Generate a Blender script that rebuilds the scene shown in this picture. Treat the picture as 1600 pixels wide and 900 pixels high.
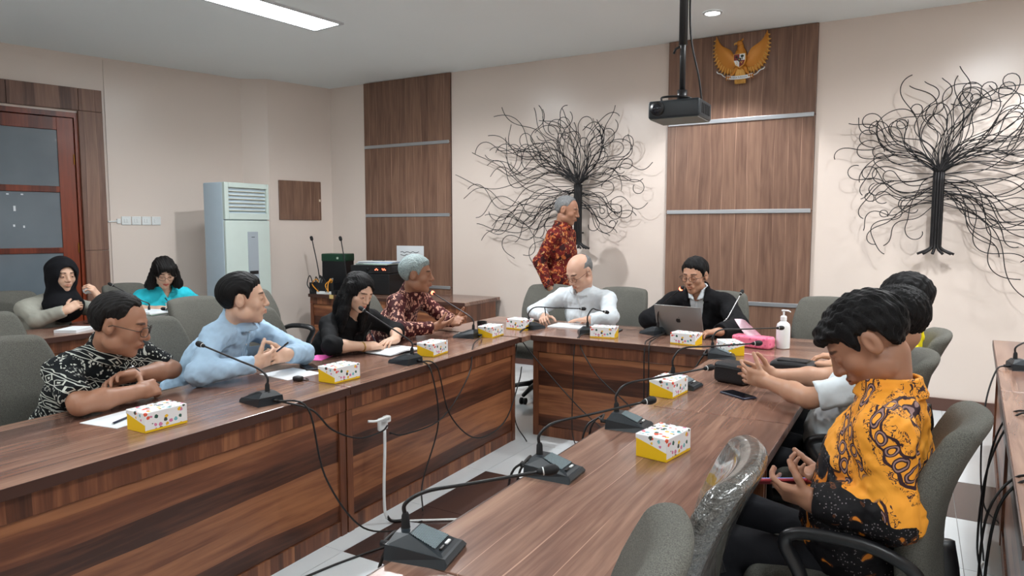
import bpy, math, random
import numpy as np
from mathutils import Vector, Matrix

scene = bpy.context.scene
for o in list(bpy.data.objects):
    bpy.data.objects.remove(o)
COL = scene.collection
R = math.radians

# ------------------------------------------------------------------ camera
cam_data = bpy.data.cameras.new('camera')
cam = bpy.data.objects.new('camera', cam_data)
COL.objects.link(cam)
cam_data.sensor_width = 36.0
cam_data.lens = 36.0 * 1090 / 1600
cam_data.clip_start = 0.02
cam.location = (0, 0, 1.47)
cam.rotation_euler = (R(90) - math.atan(94 / 1090), 0, R(30))
scene.camera = cam

# ------------------------------------------------------------------ world, exposure
world = bpy.data.worlds.new('world')
scene.world = world
world.use_nodes = True
world.node_tree.nodes['Background'].inputs[0].default_value = (0.75, 0.85, 1.0, 1)
world.node_tree.nodes['Background'].inputs[1].default_value = 0.25
vs = scene.view_settings
vs.view_transform = 'Standard'
vs.look = 'None'
vs.gamma = 1.0
vs.use_curve_mapping = False
vs.exposure = 1.22
CEIL = 3.19
LED_POWER = 14.0            # emission of the ceiling LED panels
DOWNLIGHT_WATT = 42.0

# ------------------------------------------------------------------ node helper
class V:
    """socket wrapper with arithmetic"""
    def __init__(s, t, sock): s.t, s.s = t, sock
    def _m(s, op, *a):
        n = s.t.nodes.new('ShaderNodeMath'); n.operation = op
        for i, x in enumerate((s,) + a):
            if isinstance(x, V): s.t.links.new(x.s, n.inputs[i])
            else: n.inputs[i].default_value = x
        return V(s.t, n.outputs[0])
    def __add__(s, o): return s._m('ADD', o)
    __radd__ = __add__
    def __sub__(s, o): return s._m('SUBTRACT', o)
    def __rsub__(s, o): return (s * -1) + o
    def __mul__(s, o): return s._m('MULTIPLY', o)
    __rmul__ = __mul__
    def __truediv__(s, o): return s._m('DIVIDE', o)
    def lt(s, o): return s._m('LESS_THAN', o)
    def gt(s, o): return s._m('GREATER_THAN', o)
    def abs(s): return s._m('ABSOLUTE')
    def floor(s): return s._m('FLOOR')
    def fract(s): return s._m('FRACT')
    def sin(s): return s._m('SINE')
    def pw(s, o): return s._m('POWER', o)
    def mn(s, o): return s._m('MINIMUM', o)
    def mx(s, o): return s._m('MAXIMUM', o)
    def ss(s, a, b):
        n = s.t.nodes.new('ShaderNodeMapRange'); n.interpolation_type = 'SMOOTHSTEP'
        s.t.links.new(s.s, n.inputs[0])
        n.inputs[1].default_value = a; n.inputs[2].default_value = b
        return V(s.t, n.outputs[0])

class G:
    """a material graph"""
    def __init__(g, name, rough=.5, metal=0., spec=.5):
        g.m = bpy.data.materials.new(name); g.m.use_nodes = True
        g.t = g.m.node_tree; g.b = g.t.nodes['Principled BSDF']
        g.b.inputs['Roughness'].default_value = rough
        g.b.inputs['Metallic'].default_value = metal
        g.b.inputs['Specular IOR Level'].default_value = spec
        g.tc = g.t.nodes.new('ShaderNodeTexCoord')
    def co(g, out='Object'):
        n = g.t.nodes.new('ShaderNodeSeparateXYZ'); g.t.links.new(g.tc.outputs[out], n.inputs[0])
        return [V(g.t, n.outputs[i]) for i in range(3)]
    def vec(g, *a):
        n = g.t.nodes.new('ShaderNodeCombineXYZ')
        for i, x in enumerate(a):
            if isinstance(x, V): g.t.links.new(x.s, n.inputs[i])
            else: n.inputs[i].default_value = x
        return V(g.t, n.outputs[0])
    def noise(g, vec, scale=5, detail=2, dist=0, rough=.5):
        n = g.t.nodes.new('ShaderNodeTexNoise')
        g.t.links.new(vec.s, n.inputs['Vector'])
        n.inputs['Scale'].default_value = scale; n.inputs['Detail'].default_value = detail
        n.inputs['Distortion'].default_value = dist; n.inputs['Roughness'].default_value = rough
        return V(g.t, n.outputs[0])
    def vor(g, vec, scale=5, feature='F1', out=0, rnd=1.0):
        n = g.t.nodes.new('ShaderNodeTexVoronoi'); n.feature = feature
        g.t.links.new(vec.s, n.inputs['Vector'])
        n.inputs['Scale'].default_value = scale; n.inputs['Randomness'].default_value = rnd
        return V(g.t, n.outputs[out])
    def white(g, v):
        n = g.t.nodes.new('ShaderNodeTexWhiteNoise'); n.noise_dimensions = '1D'
        g.t.links.new(v.s, n.inputs['W']); return V(g.t, n.outputs[0])
    def mix(g, f, a, b, mode='MIX'):
        n = g.t.nodes.new('ShaderNodeMix'); n.data_type = 'RGBA'; n.blend_type = mode
        for k, x in ((0, f), (6, a), (7, b)):
            if isinstance(x, V): g.t.links.new(x.s, n.inputs[k])
            elif k == 0: n.inputs[0].default_value = x
            else: n.inputs[k].default_value = (*x[:3], 1)
        return V(g.t, n.outputs[2])
    def ramp(g, f, stops):
        n = g.t.nodes.new('ShaderNodeValToRGB'); g.t.links.new(f.s, n.inputs[0])
        e = n.color_ramp.elements
        while len(e) < len(stops): e.new(0.5)
        for el, (p, c) in zip(e, stops): el.position = p; el.color = (*c[:3], 1)
        return V(g.t, n.outputs[0])
    def col(g, c):
        if isinstance(c, V): g.t.links.new(c.s, g.b.inputs['Base Color'])
        else: g.b.inputs['Base Color'].default_value = (*c[:3], 1)
        return g
    def rough(g, v): g.t.links.new(v.s, g.b.inputs['Roughness']); return g
    def bump(g, h, dist=.002, strength=.5):
        n = g.t.nodes.new('ShaderNodeBump'); n.inputs['Distance'].default_value = dist
        n.inputs['Strength'].default_value = strength
        g.t.links.new(h.s, n.inputs['Height']); g.t.links.new(n.outputs[0], g.b.inputs['Normal'])
        return g
    def attr(g, name):
        n = g.t.nodes.new('ShaderNodeAttribute'); n.attribute_name = name
        return V(g.t, n.outputs['Color'])
    def emit(g, c, s):
        g.b.inputs['Emission Color'].default_value = (*c[:3], 1); g.b.inputs['Emission Strength'].default_value = s
        return g

def srgb(r, g, b):
    f = lambda c: (c / 255 / 12.92) if c / 255 <= .04045 else ((c / 255 + .055) / 1.055) ** 2.4
    return (f(r), f(g), f(b))

_plain = {}
def plain(name, c, rough=.5, metal=0., spec=.5, bump=None):
    if name in _plain: return _plain[name]
    g = G(name, rough, metal, spec)
    x = g.co(); v = g.vec(*x)
    n = g.noise(v, 9, 3)
    g.col(g.mix(n * .16, c, tuple(k * .55 for k in c)))
    if bump:
        g.bump(g.noise(v, bump[0], 2), bump[1], .6)
    _plain[name] = g.m
    return g.m

def emission(name, c, s):
    g = G(name, .5); g.col(c); g.emit(c, s); return g.m

def wood(name, grain, dark, mid, light, rough=.35, streak=.5, band=.085, coat=0., var=.42):
    """laminate with strips of walnut grain; grain = 0,1,2 axis that the grain follows"""
    g = G(name, rough)
    x = g.co(); a = [i for i in range(3) if i != grain]
    u = x[grain]
    w = x[a[0]] + x[a[1]] * .83
    warp = g.noise(g.vec(u * .8, w * 3.0, 1.7), 1.4, 2)
    ww = w + (warp - .5) * .05
    k = (ww / band).floor()
    r1 = g.white(k)
    fine = g.noise(g.vec(u * 2.2 + r1 * 9, ww * 46, r1 * 7), 1.0, 4, .25, .6)
    fig = g.noise(g.vec(u * 1.1 + r1 * 13, ww * 9, r1 * 3), 1.6, 3, 1.1)
    f = fine * .52 + fig * .42 + (r1 - .5) * var
    c = g.ramp(f, [(.22, dark), (.47, mid), (.74, light)])
    edge = ((ww / band).fract() - .5).abs().gt(.478)
    st = edge * g.white(k + 31.7).gt(1 - streak) * g.noise(g.vec(u * 1.5, k * 3.1, 0.), 1.1, 1).ss(.42, .58)
    c = g.mix(st * (.62 if not coat else .5), c, tuple(min(1, q * 1.9 + .03) for q in light))
    g.col(c)
    g.bump(fine, .0006, .35 if not coat else .08)
    if coat: g.b.inputs['Coat Weight'].default_value = coat; g.b.inputs['Coat Roughness'].default_value = .12
    return g.m

def wallpaint(name, c, rough=.26, spec=.5):
    g = G(name, rough, 0, spec); v = g.vec(*g.co())
    g.col(g.mix(g.noise(v, .9, 3), tuple(k * .96 for k in c), tuple(min(1, k * 1.03) for k in c)))
    g.bump(g.noise(v, 160, 2), .0003, .25)
    return g.m

M = {}
M['wall'] = wallpaint('cream_wall_paint', srgb(228, 215, 205))
M['ceiling'] = wallpaint('white_ceiling_paint', srgb(236, 241, 240), .8, .2)
WD, WM, WL = srgb(58, 34, 25), srgb(112, 70, 50), srgb(165, 116, 86)
M['top_y'] = None
M['top_x'] = wood('walnut_top_along_x', 0, srgb(80, 57, 50), srgb(124, 91, 78), srgb(166, 130, 110), .24, .55, .095, .3, .32)
FD, FM, FL = srgb(62, 34, 23), srgb(112, 66, 44), srgb(164, 108, 72)
M['front_y'] = wood('walnut_front_along_y', 1, FD, FM, FL, .38, .35)
M['front_x'] = wood('walnut_front_along_x', 0, FD, FM, FL, .38, .35)
M['front_z'] = wood('walnut_front_upright', 2, FD, FM, FL, .4, .3, .07, 0., .2)
M['edge'] = plain('dark_walnut_edging', srgb(72, 46, 38), .4)
M['panel'] = wood('wall_panel_walnut', 2, srgb(92, 66, 54), srgb(126, 96, 80), srgb(152, 120, 100), .34, .75, .11, 0., .14)
M['alu'] = plain('brushed_aluminium_rail', srgb(190, 195, 200), .35, .7)
M['reddoor'] = wood('red_stained_door_timber', 2, srgb(78, 28, 14), srgb(112, 44, 22), srgb(140, 60, 32), .3, 0., .2, .2)
M['black'] = plain('black_plastic', srgb(24, 25, 28), .38)
M['black_soft'] = plain('soft_black_rubber', srgb(18, 19, 22), .7)
M['mic'] = plain('dark_blue_grey_plastic', srgb(32, 40, 46), .4)
M['cable'] = plain('black_cable', srgb(20, 19, 20), .5)
M['white_pl'] = plain('white_plastic', srgb(232, 236, 236), .35)
M['paper'] = plain('white_paper', srgb(232, 238, 242), .8)
M['chrome'] = plain('chrome', srgb(200, 203, 206), .2, 1.)
M['tree'] = plain('black_iron', srgb(26, 25, 27), .5, .3)

g = G('grey_chair_fabric', .95, 0, .2); v = g.vec(*g.co())
n1 = g.noise(v, 420, 2); n2 = g.noise(v, 6, 3)
g.col(g.mix(n1.ss(.3, .7) * .7 + n2 * .3, srgb(70, 70, 66), srgb(120, 119, 112)))
g.bump(n1, .0015, .6); M['fabric'] = g.m

g = G('floor_tile_white', .13); v = g.vec(*g.co())
g.col(g.mix(g.noise(v, 3, 4), srgb(208, 216, 220), srgb(228, 233, 235))); M['tile_w'] = g.m
g = G('floor_tile_brown', .18); v = g.vec(*g.co())
g.col(g.mix(g.noise(v, 4, 4), srgb(58, 44, 42), srgb(82, 64, 60))); M['tile_b'] = g.m
M['grout'] = plain('grey_grout', srgb(150, 150, 148), .9)

# ------------------------------------------------------------------ mesh helpers
def link(o, parent=None):
    COL.objects.link(o)
    if parent is not None: o.parent = parent
    return o

def mesh_np(name, verts, faces, mat=None, smooth=False):
    """faces: an (n,k) array or a list of such arrays / tuples"""
    me = bpy.data.meshes.new(name)
    verts = np.asarray(verts, dtype=np.float32).reshape(-1, 3)
    if isinstance(faces, np.ndarray): faces = [faces]
    if len(faces) and not isinstance(faces[0], np.ndarray):
        me.from_pydata(verts.tolist(), [], [tuple(f) for f in faces])
    else:
        tot = np.concatenate([np.full(len(f), f.shape[1], dtype=np.int32) for f in faces])
        idx = np.concatenate([f.reshape(-1) for f in faces]).astype(np.int32)
        me.vertices.add(len(verts)); me.vertices.foreach_set('co', verts.ravel())
        me.loops.add(len(idx)); me.loops.foreach_set('vertex_index', idx)
        me.polygons.add(len(tot))
        st = np.zeros(len(tot), dtype=np.int32); st[1:] = np.cumsum(tot)[:-1]
        me.polygons.foreach_set('loop_start', st)
        me.update(calc_edges=True); me.validate()
    if mat: me.materials.append(mat)
    if smooth: me.polygons.foreach_set('use_smooth', np.ones(len(me.polygons), dtype=bool))
    return me

def obj(name, me, parent=None, loc=None, rz=None):
    o = bpy.data.objects.new(name, me)
    link(o, parent)
    if loc is not None: o.location = loc
    if rz is not None: o.rotation_euler = (0, 0, rz)
    return o

class MB:
    """mesh builder collecting shapes for ONE mesh"""
    def __init__(s): s.v, s.f, s.n = [], [], 0
    def raw(s, v, f):
        v = np.asarray(v, float).reshape(-1, 3)
        s.f += [tuple(int(i) + s.n for i in q) for q in f]
        s.v.append(v); s.n += len(v); return s
    def box(s, x0, x1, y0, y1, z0, z1, bev=0.):
        if bev: return s.raw(*rbox_vf(((x0+x1)/2, (y0+y1)/2, (z0+z1)/2), ((x1-x0)/2, (y1-y0)/2, (z1-z0)/2), bev, 1))
        v = [(x, y, z) for x in (x0, x1) for y in (y0, y1) for z in (z0, z1)]
        return s.raw(v, [(0, 1, 3, 2), (4, 6, 7, 5), (0, 4, 5, 1), (2, 3, 7, 6), (0, 2, 6, 4), (1, 5, 7, 3)])
    def prism(s, poly, axis, a0, a1):
        """poly: 2D points in the two other axes (cyclic order), extruded along axis"""
        n = len(poly); o = [i for i in range(3) if i != axis]; vs_ = []
        for a in (a0, a1):
            for p in poly:
                q = [0, 0, 0]; q[axis] = a; q[o[0]] = p[0]; q[o[1]] = p[1]; vs_.append(q)
        f = [tuple(range(n))[::-1], tuple(range(n, 2 * n))] + [(i, (i + 1) % n, n + (i + 1) % n, n + i) for i in range(n)]
        return s.raw(vs_, f)
    def tube(s, pts, r, seg=8, closed=False, flat=1.0):
        return s.raw(*tube_vf(pts, r, seg, closed, flat))
    def lathe(s, prof, c=(0, 0, 0), seg=20):
        """prof: (r,z) pairs from bottom to top"""
        v, f = [], []
        for r, z in prof:
            for k in range(seg):
                a = 2 * math.pi * k / seg; v.append((c[0] + r * math.cos(a), c[1] + r * math.sin(a), c[2] + z))
        m = len(prof)
        for i in range(m - 1):
            for k in range(seg):
                k2 = (k + 1) % seg
                f.append((i * seg + k, i * seg + k2, (i + 1) * seg + k2, (i + 1) * seg + k))
        f.append(tuple(range(seg))[::-1]); f.append(tuple((m - 1) * seg + k for k in range(seg)))
        return s.raw(v, f)
    def xf(s, m):
        m = np.array(m)
        s.v = [(a @ m[:3, :3].T) + m[:3, 3] for a in s.v]; return s
    def verts(s): return np.concatenate(s.v)
    def mesh(s, name, mat=None, smooth=False):
        me = bpy.data.meshes.new(name)
        me.from_pydata(s.verts().tolist(), [], s.f)
        if mat: me.materials.append(mat)
        if smooth == 'auto':
            me.polygons.foreach_set('use_smooth', np.ones(len(me.polygons), dtype=bool))
            try: me.set_sharp_from_angle(angle=R(38))
            except Exception: pass
        elif smooth: me.polygons.foreach_set('use_smooth', np.ones(len(me.polygons), dtype=bool))
        return me
    def build(s, name, mat, parent=None, smooth=False, loc=None, rz=None):
        return obj(name, s.mesh(name, mat, smooth), parent, loc, rz)

def rbox_vf(c, h, r, n=2):
    """rounded box: each cube face a grid that hugs a rounded surface"""
    h = np.array(h, float); r = min(r, h.min() * .999); c = np.array(c, float)
    ang = np.linspace(-np.pi / 4, 0, n + 1)
    a = np.tan(ang)                      # -1..0 corner part
    def axis(hk):
        core = hk - r
        return np.concatenate([-core + r * a, core - r * a[::-1]]) if core > 1e-9 else np.concatenate([r * a, -r * a[::-1][1:]])
    V_, F_, key = [], [], {}
    def vid(p):
        q = np.clip(p, -(h - r), h - r); d = p - q; L = np.linalg.norm(d)
        p2 = q + (d / L * r if L > 1e-12 else 0)
        k = tuple(np.round(p2, 6))
        if k not in key: key[k] = len(V_); V_.append(p2)
        return key[k]
    for ax_ in range(3):
        o = [(ax_ + 1) % 3, (ax_ + 2) % 3]
        A, B = axis(h[o[0]]), axis(h[o[1]])
        for sg in (-1, 1):
            ids = np.empty((len(A), len(B)), int)
            for i, x in enumerate(A):
                for j, y in enumerate(B):
                    p = np.zeros(3); p[ax_] = sg * h[ax_]; p[o[0]] = x; p[o[1]] = y; ids[i, j] = vid(p)
            for i in range(len(A) - 1):
                for j in range(len(B) - 1):
                    q = (ids[i, j], ids[i + 1, j], ids[i + 1, j + 1], ids[i, j + 1])
                    q = tuple(dict.fromkeys(q if sg > 0 else q[::-1]))
                    if len(q) > 2: F_.append(q)
    return np.array(V_) + c, F_

def grid_box_vf(h, r, n=10):
    """finely gridded rounded box around the origin, meant to be bent"""
    h = np.array(h, float); V_, F_, key = [], [], {}
    def axis(hk):
        core = hk - r
        return np.unique(np.round(np.concatenate([-core + r * np.tan(np.linspace(-np.pi/4, 0, 4)), np.linspace(-core, core, n), core - r * np.tan(np.linspace(-np.pi/4, 0, 4))]), 6))
    def vid(p):
        q = np.clip(p, -(h - r), h - r); d = p - q; L = np.linalg.norm(d)
        p2 = q + (d / L * r if L > 1e-12 else 0); k = tuple(np.round(p2, 5))
        if k not in key: key[k] = len(V_); V_.append(p2)
        return key[k]
    for ax_ in range(3):
        o = [(ax_ + 1) % 3, (ax_ + 2) % 3]; A, B = axis(h[o[0]]), axis(h[o[1]])
        for sg in (-1, 1):
            ids = np.empty((len(A), len(B)), int)
            for i, x in enumerate(A):
                for j, y in enumerate(B):
                    p = np.zeros(3); p[ax_] = sg * h[ax_]; p[o[0]] = x; p[o[1]] = y; ids[i, j] = vid(p)
            for i in range(len(A) - 1):
                for j in range(len(B) - 1):
                    q = (ids[i, j], ids[i+1, j], ids[i+1, j+1], ids[i, j+1]); q = tuple(dict.fromkeys(q if sg > 0 else q[::-1]))
                    if len(q) > 2: F_.append(q)
    return np.array(V_), F_

def spline(pts, n=8):
    p = [np.array(q, float) for q in pts]
    p = [2 * p[0] - p[1]] + p + [2 * p[-1] - p[-2]]
    out = []
    for i in range(1, len(p) - 2):
        for k in range(n):
            t = k / n
            out.append(.5 * (2 * p[i] + (p[i+1] - p[i-1]) * t + (2*p[i-1] - 5*p[i] + 4*p[i+1] - p[i+2]) * t*t + (-p[i-1] + 3*p[i] - 3*p[i+1] + p[i+2]) * t**3))
    out.append(p[-2]); return np.array(out)

def tube_vf(pts, r, seg=8, closed=False, flat=1.0):
    p = np.array(pts, float); n = len(p)
    r = np.full(n, r) if np.isscalar(r) else np.array(r, float)
    t = np.gradient(p, axis=0)
    if closed: t = np.roll(p, -1, 0) - np.roll(p, 1, 0)
    t /= np.linalg.norm(t, axis=1)[:, None] + 1e-12
    u = np.cross(t[0], (0, 0, 1)); 
    if np.linalg.norm(u) < .1: u = np.cross(t[0], (0, 1, 0))
    u /= np.linalg.norm(u)
    V_ = []
    for i in range(n):
        u = u - t[i] * (u @ t[i]); u /= np.linalg.norm(u) + 1e-12
        w = np.cross(t[i], u)
        for k in range(seg):
            a = 2 * math.pi * k / seg
            V_.append(p[i] + r[i] * (math.cos(a) * u + math.sin(a) * flat * w))
    F_ = []
    m = n if closed else n - 1
    for i in range(m):
        j = (i + 1) % n
        for k in range(seg):
            k2 = (k + 1) % seg; F_.append((i*seg+k, i*seg+k2, j*seg+k2, j*seg+k))
    if not closed:
        F_.append(tuple(range(seg))[::-1]); F_.append(tuple((n-1)*seg + k for k in range(seg)))
    return V_, F_

def tag(o, label=None, cat=None, group=None, kind=None):
    if label: o['label'] = label
    if cat: o['category'] = cat
    if group: o['group'] = group
    if kind: o['kind'] = kind
    return o

def thing(name, label, cat, loc=(0, 0, 0), rz=0., group=None):
    o = bpy.data.objects.new(name, None); link(o)
    o.empty_display_size = .05
    o.location = loc; o.rotation_euler = (0, 0, rz)
    return tag(o, label, cat, group)

def dup(root, loc, rz, label=None, group=None):
    r = root.copy(); link(r); r.location = loc; r.rotation_euler = (0, 0, rz)
    if label: r['label'] = label
    if group: r['group'] = group
    for ch in list(root.children):
        c = ch.copy(); link(c, r)
        for g_ in list(ch.children):
            d = g_.copy(); link(d, c)
    return r

def text_vf(s, size):
    """flat lettering as triangles in the xy plane, centred"""
    cu = bpy.data.curves.new('lettering', 'FONT'); cu.body = s; cu.size = size; cu.align_x = 'CENTER'; cu.align_y = 'CENTER'
    cu.resolution_u = 2
    o = bpy.data.objects.new('lettering', cu); link(o)
    dg = bpy.context.evaluated_depsgraph_get(); dg.update()
    me = bpy.data.meshes.new_from_object(o.evaluated_get(dg))
    v = np.array([q.co[:] for q in me.vertices]); f = [tuple(p.vertices) for p in me.polygons]
    bpy.data.objects.remove(o); bpy.data.meshes.remove(me); bpy.data.curves.remove(cu)
    return v, f
# ================================================================== structure
def struct(name, mb, mat, parent=None, **k):
    o = mb.build(name, mat, parent, **k)
    if parent is None: o['kind'] = 'structure'
    return o

YB = 6.53
LA = np.array([-7.455, 3.388]); LU = np.array([.265, .964]); LU /= np.linalg.norm(LU); LN = np.array([LU[1], -LU[0]])
def lw(s, d=0.):                       # point on the left wall: s along it, d out into the room
    p = LA + LU * s + LN * d; return (float(p[0]), float(p[1]))
L_RZ = math.atan2(LU[1], LU[0])        # local x along the wall

floor = struct('floor', MB().box(-9.2, 2.75, -1.75, 6.68, -.12, -.004), M['grout'])
T = .61
tw = MB().box(.0015, T - .0015, .0015, T - .0015, -.003, 0).mesh('tile', M['tile_w'])
tb = MB().box(.0015, T - .0015, .0015, T - .0015, -.003, 0).mesh('tile', M['tile_b'])
DARK = {(0, 0), (0, 1), (3, 3), (4, 3), (3, 0), (4, 0), (-4, 3), (-4, 0), (1, 4), (1, 5), (-5, 3), (0, -3), (0, -4)}
for i in range(-10, 8):
    for j in range(-6, 7):
        x, y = -2.2 + T * i, 2.27 + T * j
        if x < -8.3 or x + T > 2.68 or y + T > 6.54 or y < -1.6: continue
        dark = (i, j) in DARK
        o = obj('tile', tb if dark else tw, floor, (x, y, 0))

ceiling = struct('ceiling', MB().box(-9.2, 2.75, -1.75, 6.68, CEIL, CEIL + .12), M['ceiling'])
struct('wall_back', MB().box(-6.386, 2.75, YB, YB + .15, 0, CEIL), M['wall'])
struct('wall_right', MB().box(2.6, 2.75, -1.6, YB, 0, CEIL), M['wall'])
struct('wall_rear', MB().box(-9.2, 2.75, -1.75, -1.6, 0, CEIL), M['wall'])

# left wall: straight run with the door opening, then a slanted jog and a projecting run to the corner
S0, S1, OPL, OPR, OPZ = -5.3, 2.267, -1.72, .60, 2.61
mb = MB()
def wseg(mb, s0, s1, z0, z1, t=.15):
    a, b, c, d = lw(s0), lw(s1), lw(s1, -t), lw(s0, -t)
    mb.prism([a, b, c, d], 2, z0, z1)
wseg(mb, S0, OPL, 0, CEIL); wseg(mb, OPR, S1, 0, CEIL); wseg(mb, OPL, OPR, OPZ, CEIL)
j0, j1, cr = lw(S1), (-6.386 - LU[0] * .82, 6.53 - LU[1] * .82), (-6.386, 6.53)
mb.prism([j0, j1, cr, (cr[0] - .3, cr[1] + .15), (j0[0] - .3, j0[1])], 2, 0, CEIL)
struct('wall_left', mb, M['wall'])

# skirting
bbm = plain('brown_skirting', srgb(92, 62, 52), .45)
struct('baseboard_back', MB().box(-.76, 2.6, YB - .018, YB, 0, .10), bbm)
struct('baseboard_middle', MB().box(-4.53, -2.09, YB - .018, YB, 0, .10), bbm)
mb = MB(); a, b, c, d = lw(.84), lw(S1), lw(S1, .018), lw(.84, .018); mb.prism([a, d, c, b], 2, 0, .10)
struct('baseboard_left', mb, bbm)

# wood cladding on the back wall: boards between aluminium rails
def cladding(idx, x0, x1):
    root = struct('trim_%d' % idx, MB().box(x0, x1, YB - .012, YB, 0, CEIL), M['edge'])
    zs = [0, .79, 1.617, 2.432, CEIL]
    for a, b in zip(zs[:-1], zs[1:]):
        MB().box(x0 + .002, x1 - .002, YB - .032, YB - .012, a + .004, b - .004, .002).build('panel', M['panel'], root)
    for z in zs[1:-1]:
        MB().box(x0 + .012, x1 - .012, YB - .044, YB - .012, z - .018, z + .018, .003).build('rail', M['alu'], root)
    return root
cladding(1, -5.81, -4.55)
cladding(2, -2.065, -.78)

# ---- door in the left wall (local frame: x along the wall, y out of the wall towards -x of normal)
def wl_obj(mb, name, mat, parent=None, s=0., smooth=False):
    """geometry given with x along the wall from LA, y into the room, z up"""
    o = mb.build(name, mat, parent, smooth)
    return o
def place_left(o):                     # local x = along wall, local -y = into the room
    o.location = (LA[0], LA[1], 0); o.rotation_euler = (0, 0, L_RZ); return o
door = bpy.data.objects.new('door_1', None); link(door); door['kind'] = 'structure'; place_left(door)
jm = M['reddoor']
MB().box(OPR - .035, OPR, -.01, .15, 0, OPZ).build('jamb', jm, door)
MB().box(OPL, OPL + .035, -.01, .15, 0, OPZ).build('jamb', jm, door)
MB().box(OPL + .035, OPR - .035, -.01, .15, OPZ - .05, OPZ).build('head_jamb', jm, door)
g = G('frosted_grey_glass', .22); v = g.vec(*g.co())
g.col(g.mix(g.noise(v, 2.2, 3), srgb(92, 104, 114), srgb(122, 134, 142))); g.b.inputs['Coat Weight'].default_value = .3
glassm = g.m
for x0, x1 in ((-.57, OPR - .04), (OPL + .04, -.575)):
    leaf = MB()
    st = .14
    leaf.box(x0, x0 + st, .02, .06, .01, OPZ - .055); leaf.box(x1 - st, x1, .02, .06, .01, OPZ - .055)
    lf = leaf.build('door_leaf', jm, door)
    rails = [(.01, .30), (1.22, 1.275), (1.82, 1.88), (2.43, OPZ - .055)]
    for a, b in rails:
        MB().box(x0 + st, x1 - st, .02, .06, a, b, .004).build('cross_rail', jm, lf)
    zs = [.30, 1.22, 1.275, 1.82, 1.88, 2.43]
    for a, b in ((.30, 1.22), (1.275, 1.82), (1.88, 2.43)):
        p = MB().box(x0 + st, x1 - st, .036, .044, a, b).build('glass_pane', glassm, lf)
    brass = plain('brass', srgb(170, 120, 60), .35, .9)
    hx = x1 - .006 if x1 > 0 else x0 + .006
    for z in (2.15, 1.27, .35):
        MB().tube([(hx, .012, z - .05), (hx, .012, z + .05)], .007, 8).build('hinge', brass, lf)
    if x1 > 0:
        for (sx, sz, w, h) in ((.03, 1.63, .018, .05), (.02, 1.48, .016, .022), (.10, 1.47, .014, .022), (-.02, 1.785, .02, .012), (.095, 1.785, .02, .012)):
            MB().box(sx, sx + w, .033, .036, sz, sz + h).build('sticker_mark', M['paper'], lf)
# flat sheet behind the door; the corridor's darkness is put into its colour
mb = MB(); mb.box(OPL - .1, OPR + .1, .30, .32, 0, OPZ + .1); mb.build('dark_backing', plain('corridor_shade_colour', srgb(70, 72, 74), .9), door)
am = wood('architrave_walnut', 2, srgb(84, 58, 48), srgb(116, 84, 70), srgb(142, 108, 90), .42, .6, .1)
am2 = wood('architrave_walnut_head', 0, srgb(84, 58, 48), srgb(116, 84, 70), srgb(142, 108, 90), .42, .6, .1)
for x0, x1 in ((OPR - .005, .81), (OPL - .205, OPL + .005)):
    MB().box(x0, x1, -.05, .002, .0, 1.24, .003).build('architrave_board', am, door)
    MB().box(x0, x1, -.05, .002, 1.243, OPZ + .02, .003).build('architrave_board', am, door)
for x0, x1 in ((OPL - .205, -1.13), (-1.127, -.56), (-.557, .01), (.013, .60), (.603, .81)):
    MB().box(x0, x1, -.05, .002, OPZ + .023 if x1 < .7 else OPZ + .023, 2.85, .003).build('architrave_head', am, door)

# ---- row of switches and conduit on the left wall
sw = thing('wall_switch_bank', 'row of four square white switches with a short conduit on the left wall', 'light switch', (LA[0], LA[1], 0), L_RZ)
for k in range(4):
    x = .95 + k * .098
    pl = MB().box(x, x + .09, -.014, 0, 1.50, 1.59, .004).build('switch_plate', M['white_pl'], sw)
    for q in range(2 if k < 3 else 1):
        MB().box(x + .022 + q * .025, x + .042 + q * .025, -.019, -.013, 1.525, 1.565, .002).build('rocker', M['white_pl'], pl)
MB().box(.905, .94, -.022, 0, 1.515, 1.565, .004).build('junction_box', M['white_pl'], sw)
MB().tube(spline([(.82, -.012, 1.535), (.86, -.012, 1.535), (.905, -.012, 1.54)], 4), .008, 8).build('conduit', M['white_pl'], sw, True)
struct('trim_3', MB().box(.845, .865, -.012, .0, .1, CEIL - .02), M['wall']).location = (LA[0], LA[1], 0)
bpy.data.objects['trim_3'].rotation_euler = (0, 0, L_RZ)

# ---- hatch on the projecting run
hx = thing('wall_hatch', 'square walnut access hatch with small catch beside the air conditioner', 'hatch', (-6.386, 6.53, 0), L_RZ)
MB().box(-.715, -.165, -.024, .0, 1.565, 2.035, .006).build('hatch_door', M['panel'], hx)
MB().box(-.20, -.178, -.034, -.024, 1.79, 1.82, .003).build('catch', plain('cream_catch', srgb(226, 205, 180), .5), hx)

# ---- LED ceiling panels (recessed troffers with a white diffuser)
ledm = emission('led_diffuser', (.93, .98, 1.0), LED_POWER)
trim_m = plain('white_trim_metal', srgb(205, 210, 212), .4)
def led(x, y, rz, label):
    t = thing('led_ceiling_panel', label, 'ceiling light', (x, y, CEIL), rz, 'ceiling LED panels')
    w, l = .155, .62
    MB().box(-w, w, -l, l, -.012, -.006).build('diffuser', ledm, t)
    f = MB()
    f.prism([(-w - .03, -l - .03), (w + .03, -l - .03), (w + .03, -l), (-w - .03, -l)], 2, -.016, 0)
    f.prism([(-w - .03, l), (w + .03, l), (w + .03, l + .03), (-w - .03, l + .03)], 2, -.016, 0)
    f.prism([(-w - .03, -l), (-w, -l), (-w, l), (-w - .03, l)], 2, -.016, 0)
    f.prism([(w, -l), (w + .03, -l), (w + .03, l), (w, l)], 2, -.016, 0)
    f.build('trim_frame', trim_m, t)
led(-4.50, 3.90, R(-6), 'long white LED panel lit in the ceiling at upper left')
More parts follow.
